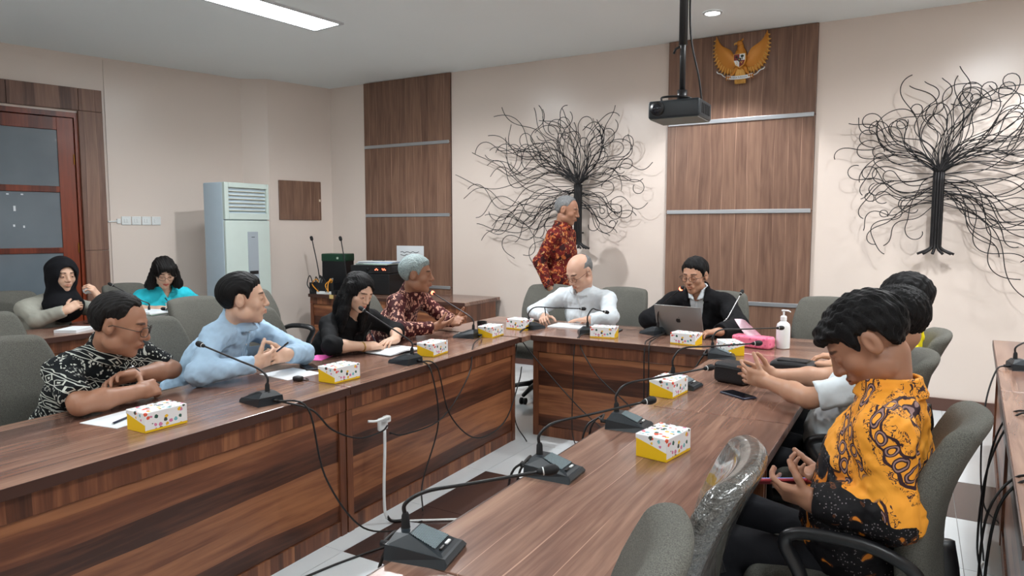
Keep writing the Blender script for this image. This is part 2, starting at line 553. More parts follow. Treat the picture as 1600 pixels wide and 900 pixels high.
for (x, y) in ((.7, 3.9), (-4.6, .6), (-1.9, .2), (.7, .6)):  # the rear ones are unseen repeats, added to light the room
    led(x, y, 0, 'lit LED ceiling panel out of sight above the conference tables')

# ---- recessed downlights
dlm = emission('downlight_lens', (1.0, .98, .95), 14)
def downlight(x, y, label, watt=DOWNLIGHT_WATT, cone=105):
    t = thing('downlight', label, 'ceiling light', (x, y, CEIL), 0, 'recessed downlights along the back wall')
    MB().lathe([(.056, -.006), (.056, -.002)], seg=24).build('lens', dlm, t)
    n = 28; v = []; f = []
    for (r, z) in ((.056, -.003), (.060, -.010), (.074, -.008), (.078, -.0005)):
        for k in range(n): v.append((r * math.cos(2*math.pi*k/n), r * math.sin(2*math.pi*k/n), z))
    for i in range(3):
        for k in range(n): f.append((i*n + k, (i+1)*n + k, (i+1)*n + (k+1) % n, i*n + (k+1) % n))
    MB().raw(v, f).build('trim_ring', trim_m, t, True)
    la = bpy.data.lights.new('downlight_bulb', 'SPOT'); la.energy = watt; la.spot_size = R(cone); la.spot_blend = .35
    la.shadow_soft_size = .045; la.color = (.97, .98, 1.0)
    lo = bpy.data.objects.new('downlight_bulb', la); link(lo, t); lo.location = (0, 0, -.02)
downlight(-1.49, 5.80, 'round lit downlight in the ceiling above the gilded eagle')
downlight(.85, 5.80, 'recessed downlight in the ceiling above the right metal tree')
downlight(-3.3, 4.0, 'added downlight above the table corner, out of sight', 105, 165)  # unseen spot, added to throw crisp shadows of the left wire tree
downlight(.45, 4.3, 'added downlight above the far right table, out of sight', 66, 165)  # unseen too, added for the shadows of the right wire tree
# ================================================================== tables
TZ = .72
def table_unit(name, label, loc, rz, L, W, group, posts=(1, 1), front=True, cat='table'):
    """local x runs along the unit, the front faces -y, depth goes to +y"""
    t = thing(name, label, cat, loc, rz, group)
    MB().box(.001, L - .001, .004, W, TZ - .036, TZ, .003).build('table_top', M['top_x'], t)
    MB().box(.001, L - .001, 0, .004, TZ - .037, TZ - .001).build('edge_band', M['edge'], t)
    if front:
        MB().box(.002, L - .002, .030, .048, TZ - .118, TZ - .0365).build('apron', M['front_z'], t)
        MB().box(.04, L - .04, .044, .058, .075, TZ - .124).build('front_panel', M['front_x'], t)
        MB().box(.04, L - .04, .036, .056, 0, .072).build('kick_board', M['front_z'], t)
    for k, x in enumerate((.002, L - .042)):
        if posts[k]:
            MB().box(x, x + .04, .032, .060, 0, TZ - .12).build('post', M['front_z'], t)
            MB().box(x + .008, x + .032, .060, W - .08, 0, TZ - .0365).build('side_panel', M['front_z'], t)
    return t
gl = 'conference tables in a U'
rz_l = R(90) + math.atan2(.08, 3.185)
def lt(y): return (-2.246 - .025 * (y - .95), y, 0)
table_unit('conference_table', 'walnut table in front of the grey-haired man, with a white plug on its front', lt(2.43), rz_l, 1.70, .73, gl)
table_unit('conference_table', 'walnut table in front of the man in the light blue shirt', lt(.72), rz_l, 1.705, .73, gl)
table_unit('conference_table', 'walnut table running out of the picture at the left edge', lt(-1.0), rz_l, 1.715, .73, gl)
table_unit('conference_table', 'walnut corner table between the two batches of microphones, under the black cup', (-3.05, 4.145, 0), 0, .735, .90, gl, (0, 0), False)
table_unit('conference_table', 'walnut head table in front of the bald man and the laptop', (-2.312, 4.27, 0), 0, 1.31, .77, gl)
table_unit('conference_table', 'walnut corner table under the pink tissue box and the pump bottle', (-1.0, 4.27, 0), 0, .61, .77, gl, (0, 1), False)
table_unit('conference_table', 'walnut table under the black pouches and the resting forearms', (-1.0, 4.268, 0), R(-90), 1.466, .61, gl)
table_unit('conference_table', 'walnut table in the foreground with two microphones and a snack box', (-1.0, 2.80, 0), R(-90), 1.60, .61, gl)
table_unit('conference_table', 'walnut table at the bottom edge beside the nearest grey chair', (-1.0, 1.198, 0), R(-90), 1.5, .61, gl)
rz_r = R(-90) - math.atan2(.226, 3.66)
table_unit('conference_table', 'walnut table cut by the right edge, under its far microphone', (.476, 5.63, 0), rz_r, 1.75, .62, gl)
table_unit('conference_table', 'walnut table cut by the right edge, under its nearer microphone', (.476 - .0617 * 1.752, 5.63 - 1.748, 0), rz_r, 1.9, .62, gl)
# second row
table_unit('side_table', 'walnut table in front of the woman in the black hijab', (-5.10, 1.75, 0), R(90), 1.35, .55, 'second row tables')
table_unit('side_table', 'walnut table in front of the woman in turquoise', (-5.20, 3.12, 0), R(104), 1.15, .60, 'second row tables')
table_unit('side_table', 'long walnut side table along the wall under the audio equipment', (-6.0, 5.72, 0), R(1.5), 2.12, .72, None)

# ================================================================== chairs
def bend_back(v):
    v = v.copy(); x, y, z = v[:, 0].copy(), v[:, 1].copy(), v[:, 2].copy()
    h = (z + .25) / .5
    wx = np.where(h > .55, 1 - .16 * ((h - .55) / .45) ** 2, 1 - .10 * ((.55 - h) / .55) ** 2)
    v[:, 0] = x * wx
    v[:, 1] = y + .75 * x ** 2 - .10 * h ** 1.6 + .035 * np.sin(h * math.pi) - .245
    v[:, 2] = z + .715 - .22 * x ** 2 * (h > .5) * (h - .5) * 2
    return v
bv, bf = grid_box_vf((.245, .036, .25), .034, 10)
sv, sf = grid_box_vf((.245, .235, .045), .04, 8)
sv = sv.copy(); sv[:, 2] += .43 - .02 * np.exp(-(sv[:, 0]**2 + sv[:, 1]**2) / .02) - .02 * np.maximum(0, sv[:, 1] - .1) / .13
chair_back_me = MB().raw(bend_back(bv), bf).mesh('backrest', M['fabric'], True)
g = G('clear_plastic_wrap_over_grey', .16, 0, .6); v = g.vec(*g.co())
nn = g.noise(v, 16, 4, 1.4); n3 = g.noise(v, 300, 2)
g.col(g.mix(n3.ss(.3, .7), srgb(58, 58, 57), srgb(104, 104, 100)))
g.b.inputs['Coat Weight'].default_value = 1.; g.b.inputs['Coat Roughness'].default_value = .08
x = g.co(); wr = g.noise(g.vec(x[0] * 7 + x[2] * 9, x[1] * 7, x[2] * 20 - x[0] * 14), 1.6, 4, .8)
g.bump(wr, .03, .9); wrap_m = g.m
wrap_me = MB().raw(bend_back(bv), bf).mesh('backrest', wrap_m, True)
seat_me = MB().raw(sv, sf).mesh('seat', M['fabric'], True)
def arm_me(s):
    p = spline([(s*.22, .02, .40), (s*.285, .03, .42), (s*.30, .06, .52), (s*.30, .10, .60), (s*.295, .05, .632), (s*.29, -.10, .635), (s*.285, -.20, .60), (s*.26, -.235, .54)], 6)
    return MB().tube(p, .017, 10, flat=1.5).mesh('armrest', M['black'], True)
arm_mes = [arm_me(-1), arm_me(1)]
col_me = MB().lathe([(.03, .10), (.03, .25), (.02, .26), (.02, .38), (.09, .385), (.09, .395)], seg=14).mesh('gas_column', M['black'], 'auto')
leg_mes, cast_mes = [], []
for k in range(5):
    a = 2 * math.pi * k / 5 + .3; d = np.array([math.cos(a), math.sin(a), 0])
    leg_mes.append(MB().tube([d * .02 + (0, 0, .125), d * .15 + (0, 0, .105), d * .29 + (0, 0, .075)], [.026, .021, .016], 8).mesh('base_leg', M['black'], True))
    c = d * .29; u = np.array([-d[1], d[0], 0]); mbc = MB()
    for s in (-1, 1):
        q = [c + u * s * .008 + (0, 0, .028), c + u * s * .026 + (0, 0, .028)]
        mbc.tube(q, .028, 12)
    cast_mes.append(mbc.mesh('caster', M['black_soft'], 'auto'))
bar_me = MB().tube(spline([(0, -.05, .385), (0, -.22, .38), (0, -.27, .46), (0, -.255, .58)], 5), .02, 8, flat=2.0).mesh('back_bar', M['black'], True)
def chair(x, y, yaw, label, wrapped=False, arms=True, group='grey conference chairs'):
    """yaw: world angle (degrees) the sitter faces"""
    t = thing('conference_chair', label, 'chair', (x, y, 0), R(yaw - 90), group)
    obj('backrest', wrap_me if wrapped else chair_back_me, t); obj('seat', seat_me, t)
    for m in (arm_mes if arms else []): obj('armrest', m, t)
    obj('gas_column', col_me, t); obj('back_bar', bar_me, t)
    for l, c in zip(leg_mes, cast_mes):
        lo = obj('base_leg', l, t); obj('caster', c, lo)
    return t
chair(-3.36, 1.58, 4, 'grey fabric chair behind the man in the black and white batik shirt')
chair(-3.46, 2.36, 4, 'grey fabric chair behind the man in the light blue shirt')
chair(-3.36, 3.02, 8, 'empty grey chair between the man in light blue and the woman in black')
chair(-3.42, 4.05, 4, 'grey chair behind the grey-haired man in the maroon batik shirt', arms=False)
chair(-4.55, 1.98, 0, 'grey chair cut by the left edge in the second row')
chair(-4.30, 3.28, 6, 'grey chair in the second row behind the man in light blue')
chair(-4.45, 3.93, 10, 'empty grey chair in the second row in front of the air conditioner')
chair(-5.98, 2.78, 0, 'grey chair under the woman in the black hijab', arms=False)
chair(-5.98, 3.78, 8, 'grey chair under the woman in turquoise', arms=False)
chair(-2.80, 5.30, -86, 'empty grey chair against the wall beside the bald man')
chair(-2.16, 5.33, -94, 'grey chair behind the bald man in the white shirt')
chair(-1.34, 5.40, -88, 'grey chair behind the man in the black suit')
chair(-.55, 5.28, -96, 'empty grey chair at the wall behind the right end of the head table')
chair(-.19, 4.02, 184, 'grey chair holding the person in yellow')
chair(-.26, 3.28, 184, 'grey chair holding the person in the white short-sleeved shirt')
chair(-.16, 2.30, 176, 'grey chair holding the man in the orange batik shirt')
chair(-.63, 1.56, 186, 'grey chair back wrapped in wrinkled clear plastic', True)
chair(-.65, 1.02, 190, 'nearest grey chair back at the bottom edge, beside the plastic-wrapped one')

# ================================================================== conference microphones
g = G('microphone_grille', .5); x = g.co()
d = ((x[0] * 1100).sin() * (x[1] * 1100).sin())
g.col(g.mix(d.gt(.05), srgb(128, 148, 154), srgb(50, 60, 66))); g.bump(d, .001, .8); grille_m = g.m
red_m = emission('red_signal_ring', (1.0, .10, .05), 5)
def loft_yzw(rows):
    """rows of (y,z,half width) around the side outline"""
    n = len(rows); v = [(-w, y, z) for y, z, w in rows] + [(w, y, z) for y, z, w in rows]
    f = [tuple(range(n)), tuple(range(n, 2*n))[::-1]] + [(i, n + i, n + (i+1) % n, (i+1) % n) for i in range(n)]
    return v, f
def mic(x, y, rz, head, label, lit=False, rise=.06, cables=(), z=TZ, silver=False):
    """local +y faces the speaker; the gooseneck rises at the rear and ends at the world point head"""
    t = thing('conference_microphone', label, 'microphone', (x, y, z), R(rz), 'gooseneck conference microphones')
    b = MB().raw(*loft_yzw([(-.072, 0, .060), (.080, 0, .062), (.084, .010, .058), (.076, .020, .052), (-.070, .036, .056)]))
    b.raw(*loft_yzw([(-.068, .034, .055), (.074, .018, .052), (.062, .026, .040), (-.022, .056, .030), (-.056, .056, .030)]))
    base = b.build('base', M['mic'], t)
    a = math.atan2(.030, -.084)
    gq = [(-.029, -.018, .0558), (.029, -.018, .0558), (.038, .046, .0334), (-.038, .046, .0334)]
    nrm = np.array([0, .336, .942])
    gv = [tuple(np.array(p) + nrm * k) for k in (0, .0018) for p in gq]
    MB().raw(gv, [(0, 1, 2, 3)[::-1], (4, 5, 6, 7), (0, 1, 5, 4), (1, 2, 6, 5), (2, 3, 7, 6), (3, 0, 4, 7)]).build('speaker_grille', grille_m, base)
    for xx, m_ in ((-.012, M['white_pl']), (.020, M['black'])):
        MB().raw(*rbox_vf((xx, .056, .0305), (.011, .004, .0025), .002, 1)).build('button', m_, base)
    c0 = np.array([0, -.045, .05])
    MB().lathe([(.014, 0), (.014, .004), (.0105, .007), (.0095, .034), (.006, .042)], c0, 14).build('neck_socket', M['black_soft'], t, 'auto')
    c1 = c0 + (0, 0, .04)
    mi = Matrix.Translation((x, y, z)) @ Matrix.Rotation(R(rz), 4, 'Z')
    H = np.array((mi.inverted() @ Vector(head))[:])
    d = H - c1; hd = d * (1, 1, 0); L = np.linalg.norm(hd); hd = hd / (L + 1e-9)
    Bp = c1 + (0, 0, rise) + hd * min(.05, L * .3)
    Bp[2] = c1[2] + rise
    pts = spline([c1 - (0, 0, .01), c1 + (0, 0, rise * .45), Bp, Bp + (H - Bp) * .4, H], 8)
    nk = MB().tube(pts, np.linspace(.0052, .0040, len(pts)), 8).build('gooseneck', M['chrome'] if silver else M['black'], t, True)
    dd = pts[-1] - pts[-3]; dd /= np.linalg.norm(dd)
    rr = [(.0042, -.002), (.0075, .004), (.0088, .012), (.0125, .022), (.0135, .034), (.0115, .044), (.006, .050), (.001, .052)]
    hd_ = MB().tube([H + dd * q[1] for q in rr], [q[0] for q in rr], 14).build('microphone_head', M['black_soft'], t, True)
    MB().tube([H + dd * .012, H + dd * .0165], .0105 if lit else .0098, 14).build('light_ring', red_m if lit else M['white_pl'], hd_, True)
    if lit: MB().tube([H + dd * .018, H + dd * .026], .0138, 14).build('signal_band', red_m, hd_, True)
    for c in cables:                                   # world way-points of the cables that leave its rear
        loc_p = [np.array((mi.inverted() @ Vector(p))[:]) for p in c]
        rear = [np.array([.018, -.07, .018]), np.array([.018, -.095, .018])]
        MB().tube(spline(rear + loc_p, 7), .0042, 6).build('cable', M['cable'], t, True)
        MB().tube([(.018, -.068, .018), (.018, -.10, .018)], .0075, 8).build('cable_plug', M['black_soft'], t, True)
    return t
fx = lambda yv, d=.06: lt(yv)[0] + d                   # just in front of the left table front
mic(-2.41, 2.02, 80, (-2.72, 1.975, .945), 'microphone in front of the man in light blue, neck bent to the left',
    cables=([(-2.22, 2.10, .70), (-2.17, 2.14, .40), (-2.13, 2.30, .13), (-2.10, 2.50, .03), (-2.08, 2.7, .008)], [(-2.22, 2.12, .69), (-2.20, 2.22, .58), (-2.195, 2.38, .50), (-2.205, 2.55, .485), (-2.215, 2.61, .50)]))
mic(-2.43, 3.03, 84, (-2.685, 2.99, .998), 'microphone between two snack boxes in front of the woman in black',
    cables=([(-2.28, 3.06, .68), (-2.235, 3.06, .40), (-2.225, 2.90, .12), (-2.15, 2.8, .01)], [(-2.27, 3.10, .70), (-2.235, 3.17, .42), (-2.22, 3.42, .22), (-2.22, 3.75, .24), (-2.23, 3.95, .45), (-2.235, 4.0, .55)]))
mic(-2.64, 3.96, 100, (-2.99, 4.06, .995), 'microphone with a lit red ring in front of the grey-haired man', True,
    cables=([(-2.47, 3.86, .745), (-2.36, 3.60, .735), (-2.26, 3.40, .60), (-2.235, 3.10, .42), (-2.215, 2.75, .42), (-2.21, 2.62, .46)],))
mic(-2.45, 4.55, -10, (-2.12, 4.66, .878), 'microphone with its neck bent flat in front of the writing bald man', rise=.075,
    cables=([(-2.44, 4.32, .70), (-2.42, 4.22, .45), (-2.40, 4.20, .12), (-2.25, 4.1, .01)], [(-2.42, 4.31, .71), (-2.30, 4.22, .62), (-1.95, 4.24, .28), (-1.70, 4.24, .10), (-1.6, 4.22, .01)]))
mic(-2.00, 4.53, 30, (-1.90, 4.58, .880), 'microphone with a short upright hooked neck beside a snack box at the head table', rise=.09,
    cables=([(-1.98, 4.30, .70), (-1.97, 4.24, .40), (-1.97, 4.23, .10), (-1.93, 4.2, .01)], [(-1.96, 4.30, .71), (-1.80, 4.24, .5), (-1.55, 4.24, .3), (-1.4, 4.24, .12), (-1.3, 4.2, .01)]))
mic(-1.58, 4.74, 60, (-1.38, 4.66, 1.045), 'microphone with a lit red ring beside the laptop', True, rise=.14,
    cables=([(-1.50, 4.42, .735), (-1.48, 4.27, .70), (-1.47, 4.24, .40), (-1.46, 4.23, .02)], [(-1.47, 4.40, .735), (-1.45, 4.27, .71), (-1.44, 4.23, .45), (-1.47, 4.22, .02)]))
mic(-1.13, 4.86, 20, (-1.05, 5.02, 1.0), 'microphone with a silver neck standing right of the laptop', rise=.04, silver=True)
mic(-.95, 4.06, -75, (-.69, 4.32, .88), 'microphone whose head lies in front of the pump bottle', rise=.07,
    cables=([(-1.04, 4.1, .75), (-1.1, 4.0, .6), (-1.12, 3.8, .3), (-1.1, 3.6, .02)],))
mic(-.93, 3.22, -95, (-.655, 3.42, .92), 'microphone mostly hidden behind a snack box near the black pouch', rise=.09,
    cables=([(-1.02, 3.3, .76), (-1.06, 3.5, .72), (-1.12, 3.8, .5), (-1.14, 3.9, .02)],))
mic(-.91, 2.45, -85, (-.71, 2.76, .91), 'microphone behind the snack box in the foreground, between two others', rise=.07,
    cables=([(-1.03, 2.50, .74), (-1.08, 2.48, .66), (-1.10, 2.52, .3), (-1.12, 2.6, .01)], [(-1.03, 2.44, .74), (-1.07, 2.40, .68), (-1.09, 2.40, .4), (-1.12, 2.35, .01)]))
mic(-.93, 1.86, -88, (-.74, 2.12, .91), 'second nearest microphone on the foreground table, at its left edge', rise=.06,
    cables=([(-1.045, 1.93, .735), (-1.09, 1.92, .64), (-1.10, 1.94, .3), (-1.15, 2.1, .01)], [(-1.04, 1.86, .735), (-1.075, 1.84, .66), (-1.09, 1.84, .3), (-1.12, 1.7, .01)]))
mic(-.955, 1.245, -78, (-.75, 1.42, .895), 'nearest microphone, large at the bottom of the picture', rise=.05,
    cables=([(-1.055, 1.27, .735), (-1.10, 1.25, .62), (-1.10, 1.24, .3), (-1.2, 1.4, .01)],))
mic(.53, 4.52, -80, (.78, 4.62, .98), 'far microphone on the table at the right edge',
    cables=([(.40, 4.46, .71), (.355, 4.36, .55), (.34, 4.25, .28), (.36, 4.2, .06), (.42, 4.1, .01)],))
mic(.55, 3.42, -84, (.70, 3.5, 1.0), 'nearer microphone on the table at the right edge',
    cables=([(.37, 3.46, .71), (.31, 3.44, .55), (.29, 3.45, .25), (.32, 3.6, .01)], [(.37, 3.38, .71), (.29, 3.33, .5), (.27, 3.32, .2), (.30, 3.4, .01)]))
mic(.46, 2.52, -84, (.70, 2.6, .99), 'microphone mostly beyond the right edge, only its black leads showing',
    cables=([(.29, 2.54, .715), (.22, 2.50, .58), (.215, 2.50, .25), (.25, 2.6, .01)], [(.29, 2.48, .715), (.235, 2.44, .6), (.22, 2.42, .3), (.24, 2.3, .01)]))
mic(-5.62, 3.52, 110, (-5.72, 3.33, .99), 'microphone standing in front of the woman in turquoise', rise=.05)
mic(-4.60, 3.50, 100, (-4.86, 3.23, .86), 'microphone lying low between the turquoise woman and the man in light blue', rise=.02, z=.72)
# ================================================================== snack boxes
g = G('printed_snack_carton', .55); x, y, z = g.co()
nx = V(g.t, g.t.nodes.new('ShaderNodeSeparateXYZ').outputs[0]); sep = nx.s.node
g.t.links.new(g.tc.outputs['Normal'], sep.inputs[0])
end = nx.abs().gt(.5)                                        # the two short ends (local x)
p = g.vec(x, y, z)
vd = g.vor(p, 48, 'F1', 0)
sel = g.white(g.vor(p, 48, 'F1', 1) * 37.3)
cc = g.ramp(sel, [(0., srgb(40, 92, 78)), (.25, srgb(60, 70, 62)), (.45, srgb(226, 92, 66)), (.6, srgb(238, 190, 40)), (.72, srgb(216, 130, 170)), (.85, srgb(120, 190, 200))])
cc.s.node.color_ramp.interpolation = 'CONSTANT'
spot = (vd + (g.noise(p, 160, 1) - .5) * .3).lt(.36) * sel.gt(.05)
c = g.mix(spot, srgb(240, 243, 245), cc)
lim = .010 + end * (.020 + (y + .055) * .30)
c = g.mix(z.lt(lim), c, srgb(240, 196, 20))
g.col(c); box_m = g.m
BXW, BXD, BXH = .172, .112, .076
box_me = MB().raw(*rbox_vf((0, 0, BXH / 2), (BXW / 2, BXD / 2, BXH / 2), .0025, 1)).mesh('carton', box_m)
mbl = MB(); mbl.box(-BXW/2 - .0006, BXW/2 + .0006, BXD/2 - .0004, BXD/2 + .001, BXH - .016, BXH + .0008)
flap_me = mbl.mesh('lid_flap', box_m)
def snack(x, y, rz, label):
    t = thing('snack_box', label, 'snack box', (x, y, TZ), R(rz), 'printed snack boxes on the tables')
    obj('carton', box_me, t); obj('lid_flap', flap_me, t)
snack(-2.462, 1.575, 90, 'white floral snack box beside the pen and paper, nearest on the left table')
snack(-2.445, 2.525, 88, 'white floral snack box in front of the phone and pink paper')
snack(-2.465, 3.325, 96, 'white floral snack box in front of the notebook of the woman in black')
snack(-2.53, 4.09, 94, 'white floral snack box next to the black cup at the table corner')
snack(-2.53, 4.50, -4, 'white floral snack box touching the left microphone of the bald man')
snack(-1.83, 4.44, 8, 'white floral snack box between the bald man and the laptop')
snack(-1.26, 4.44, -8, 'white floral snack box standing in front of the laptop')
snack(-.935, 4.23, -58, 'white floral snack box right beside the pink tissue box')
snack(-.94, 3.05, 84, 'white floral snack box in front of the black pouch on the right table')
snack(-.70, 2.225, 80, 'largest white floral snack box on the foreground table')

# ================================================================== things on the tables
def sheet(name, label, cat, x, y, rz, w, h, m, z=TZ, t=.0016, group=None):
    o = MB().box(-w/2, w/2, -h/2, h/2, 0, t).build(name, m, None)
    o.location = (x, y, z); o.rotation_euler = (0, 0, R(rz)); return tag(o, label, cat, group)
blue_pl = plain('dark_blue_plastic', srgb(28, 36, 60), .35)
def pen(label, a, b, m=None):
    a, b = np.array(a, float), np.array(b, float)
    t = thing('pen', label, 'pen', tuple(a))
    d = b - a
    MB().tube([d * .08, d * .82], .0045, 8).build('barrel', m or blue_pl, t, True)
    MB().tube([d * 0, d * .08], [.0008, .004], 8).build('tip', M['chrome'], t, True)
    MB().tube([d * .82, d * 1.0], .0048, 8).build('cap', M['black'], t, True)
sheet('paper_sheet', 'white paper lying under the pen beside the nearest snack box on the left', 'paper', -2.68, 1.60, 8, .20, .28, M['paper'])
pen('dark pen lying on the white paper at the left table', (-2.62, 1.49, TZ + .0065), (-2.68, 1.62, TZ + .0065))
sheet('paper_sheet', 'white paper in front of the clasped hands of the man in light blue', 'paper', -2.76, 2.50, 84, .21, .297 * .8, M['paper'])
pinkm = plain('pink_card', srgb(240, 90, 180), .6)
sheet('pink_card', 'bright pink card on the table beside the sleeve of the man in light blue', 'paper', -2.965, 2.90, 20, .10, .16, pinkm)
def phone(label, x, y, rz, z=TZ, case=None, w=.075, l=.155):
    t = thing('mobile_phone', label, 'phone', (x, y, z), R(rz))
    MB().raw(*rbox_vf((0, 0, .0045), (w/2, l/2, .0045), .004, 2)).build('phone_body', case or M['black'], t, True)
    MB().box(-w/2 + .004, w/2 - .004, -l/2 + .006, l/2 - .006, .0086, .0095).build('screen', plain('dark_phone_screen', srgb(14, 16, 26), .08), t)
    MB().raw(*rbox_vf((-w/2 + .014, l/2 - .02, -.0005), (.007, .01, .001), .0009, 1)).build('camera_bump', M['black_soft'], t)
    return t
phone('black phone lying flat beside the white paper of the man in light blue', -2.79, 2.66, 60)
t = thing('earbud_case', 'tiny black earphone case near the front edge of the left table', 'earphones', (-2.60, 2.40, TZ))
MB().raw(*rbox_vf((0, 0, .012), (.024, .02, .012), .010, 2)).build('case_body', M['black'], t, True)
MB().tube(spline([(.02, 0, .01), (.04, .015, .004), (.03, .04, .003), (.0, .05, .003)], 5), .002, 6).build('cord', M['cable'], t, True)
# open notebook of the woman in black
t = thing('notebook', 'open notebook with a dark cover under the writing hand of the woman in black', 'notebook', (-2.72, 3.28, TZ), R(86))
MB().box(-.15, .15, -.105, .105, 0, .004).build('cover', M['black'], t)
for s in (-1, 1):
    v, f = grid_box_vf((.072, .1, .005), .002, 6); v = v.copy(); v[:, 2] += .010 + .006 * np.cos((v[:, 0] * s + .072) / .144 * math.pi); v[:, 0] += s * .073
    MB().raw(v, f).build('page_block', M['paper'], t)
phone('flat dark tablet beside the notebook of the woman in black', -2.66, 3.56, 70, w=.13, l=.2)
t = thing('black_cup', 'small black cup on the table corner beside a snack box', 'cup', (-2.70, 4.24, TZ))
MB().lathe([(.030, 0), (.034, .005), (.036, .075), (.033, .075), (.031, .01), (.0, .009)], seg=20).build('cup_body', M['black'], t, 'auto')
MB().tube(spline([(.035, 0, .06), (.055, 0, .055), (.055, 0, .03), (.035, 0, .02)], 5), .004, 8).build('handle', M['black'], t, True)
sheet('paper_pad', 'white paper pad under the hands of the bald man', 'paper', -2.25, 4.80, 4, .30, .22, M['paper'], t=.008)
t = thing('folder', 'slim dark folder behind the hooked microphone at the head table', 'folder', (-1.93, 4.74, TZ), R(6))
MB().box(-.10, .10, -.06, .06, 0, .004).build('lower_cover', M['black'], t); MB().box(-.10, .10, -.06, .06, .005, .009).build('upper_cover', M['mic'], t)

# laptop: the lid's back with its dark fruit emblem faces the camera side
t = thing('laptop', 'silver laptop with a dark fruit emblem on its lid, open at the head table', 'laptop', (-1.385, 4.73, TZ), R(-11))
alu = plain('silver_laptop_aluminium', srgb(150, 152, 152), .38, .75)
MB().raw(*rbox_vf((0, .12, .008), (.176, .118, .007), .005, 2)).build('keyboard_half', alu, t, True)
MB().box(-.14, .14, .10, .20, .0151, .0162).build('keys', M['black'], t)
th = R(12)
lid = MB().raw(*rbox_vf((0, 0, .108), (.176, .0035, .108), .003, 2))
lid.xf(Matrix.Translation((0, .004, .012)) @ Matrix.Rotation(R(17), 4, 'X'))
lo = lid.build('lid', alu, t, True)
n = 22; ap = []
for k in range(n):
    a = 2 * math.pi * k / n; r = .0165 * (1 + .06 * math.cos(2 * a)) - (.0035 if abs(a - math.pi/2) < .35 else 0) - (.0025 if abs(a - 3*math.pi/2) < .25 else 0)
    px, pz = r * math.cos(a), r * 1.05 * math.sin(a)
    dx, dz = px - .021, pz - .002
    if dx*dx + dz*dz < .0085**2:
        L = math.hypot(dx, dz); px, pz = .021 + dx / L * .0085, .002 + dz / L * .0085
    ap.append((px, pz))
em = MB().prism(ap, 1, -.0008, 0)
em.prism([(.001, .019), (.005, .021), (.008, .027), (.004, .0255)], 1, -.0008, 0)
em.xf(Matrix.Translation((0, .004, .012)) @ Matrix.Rotation(R(17), 4, 'X') @ Matrix.Translation((0, -.0034, .108)))
em.build('emblem', M['black'], lo)

# pink tissue pack with a tissue standing out
t = thing('tissue_pack', 'pink tissue pack with one white tissue pulled out, beside the pump bottle', 'tissues', (-.86, 4.53, TZ), R(-12))
g = G('pink_printed_film', .35); v = g.vec(*g.co())
g.col(g.mix(g.vor(v, 42).lt(.33), srgb(246, 128, 160), srgb(226, 92, 140))); g.bump(g.noise(v, 25, 2), .004, .5)
v, f = grid_box_vf((.125, .055, .036), .016, 7); v = v.copy(); v[:, 2] += .038; v[:, 1] *= 1 - .25 * np.abs(v[:, 0] / .125) ** 6
MB().raw(v, f).build('pack', g.m, t, True)
vv = []; ff = []
for i in range(7):
    for j in range(6):
        u, w = i / 6 - .5, j / 5
        for s in (0, .0012):
            vv.append((u * .10 * (1 - .25 * w) - .10 * w + .01, .02 * math.sin(u * 5 + w * 2) + .01 * w + s, .068 + w * .10))
idx = lambda i, j, s: (i * 6 + j) * 2 + s
for i in range(6):
    for j in range(5):
        for s in (0, 1):
            q = (idx(i, j, s), idx(i+1, j, s), idx(i+1, j+1, s), idx(i, j+1, s)); ff.append(q if s == 0 else q[::-1])
MB().raw(vv, ff).build('tissue', plain('soft_tissue_paper', srgb(240, 214, 226), .9), t, True)

# pump bottle
t = thing('pump_bottle', 'white pump bottle of hand sanitizer standing by the tissue pack', 'bottle', (-.69, 4.575, TZ), R(20))
bm = plain('satin_white_bottle', srgb(236, 240, 244), .3)
b = MB().lathe([(.034, 0), (.040, .004), (.041, .02), (.041, .135), (.037, .155), (.022, .168), (.016, .172), (.016, .18)], seg=28).build('bottle_body', bm, t, 'auto')
MB().lathe([(.019, .176), (.019, .200), (.013, .206), (.006, .207), (.006, .232)], seg=20).build('pump_collar', bm, t, 'auto')
MB().tube(spline([(-.012, 0, .236), (.0, 0, .238), (.028, 0, .236), (.040, 0, .228)], 5), [.010]*6 + [.009]*5 + [.006]*5, 10, flat=.6).build('pump_spout', bm, t, True)

# black pouches
bagm = plain('black_leatherette', srgb(22, 23, 27), .5, bump=(220, .002))
t = thing('black_pouch', 'boxy black zip pouch in front of the clasped hands', 'bag', (-.735, 3.44, TZ), R(-20))
v, f = grid_box_vf((.085, .06, .05), .022, 7); v = v.copy(); v[:, 2] += .051
MB().raw(v, f).build('pouch_body', bagm, t, True)
MB().tube(spline([(-.075, -.0605, .075), (-.02, -.062, .078), (.04, -.062, .078), (.08, -.058, .075)], 5), .0025, 6).build('zip', M['black'], t, True)
MB().tube(spline([(.08, 0, .06), (.11, .01, .03), (.13, .03, .008), (.16, .06, .006)], 5), .006, 6, flat=.4).build('strap', bagm, t, True)
t = thing('black_sling_bag', 'flat black sling bag with a loose strap behind the forearms', 'bag', (-.52, 3.86, TZ), R(-8))
v, f = grid_box_vf((.11, .075, .028), .02, 8); v = v.copy(); v[:, 2] += .028 + .012 * np.exp(-(v[:, 0]**2 + v[:, 1]**2) / .006) * (v[:, 2] > 0)
bo = MB().raw(v, f).build('bag_body', bagm, t, True)
MB().raw(*rbox_vf((0, -.02, .062), (.075, .04, .006), .005, 2)).build('front_pocket', bagm, bo, True)
MB().raw(*rbox_vf((0, -.03, .069), (.014, .006, .0015), .001, 1)).build('badge', M['mic'], bo)
MB().tube(spline([(.09, .0, .03), (.15, .02, .055), (.21, .0, .05), (.25, -.05, .012), (.22, -.10, .006)], 6), .014, 8, flat=.25).build('strap', bagm, t, True)
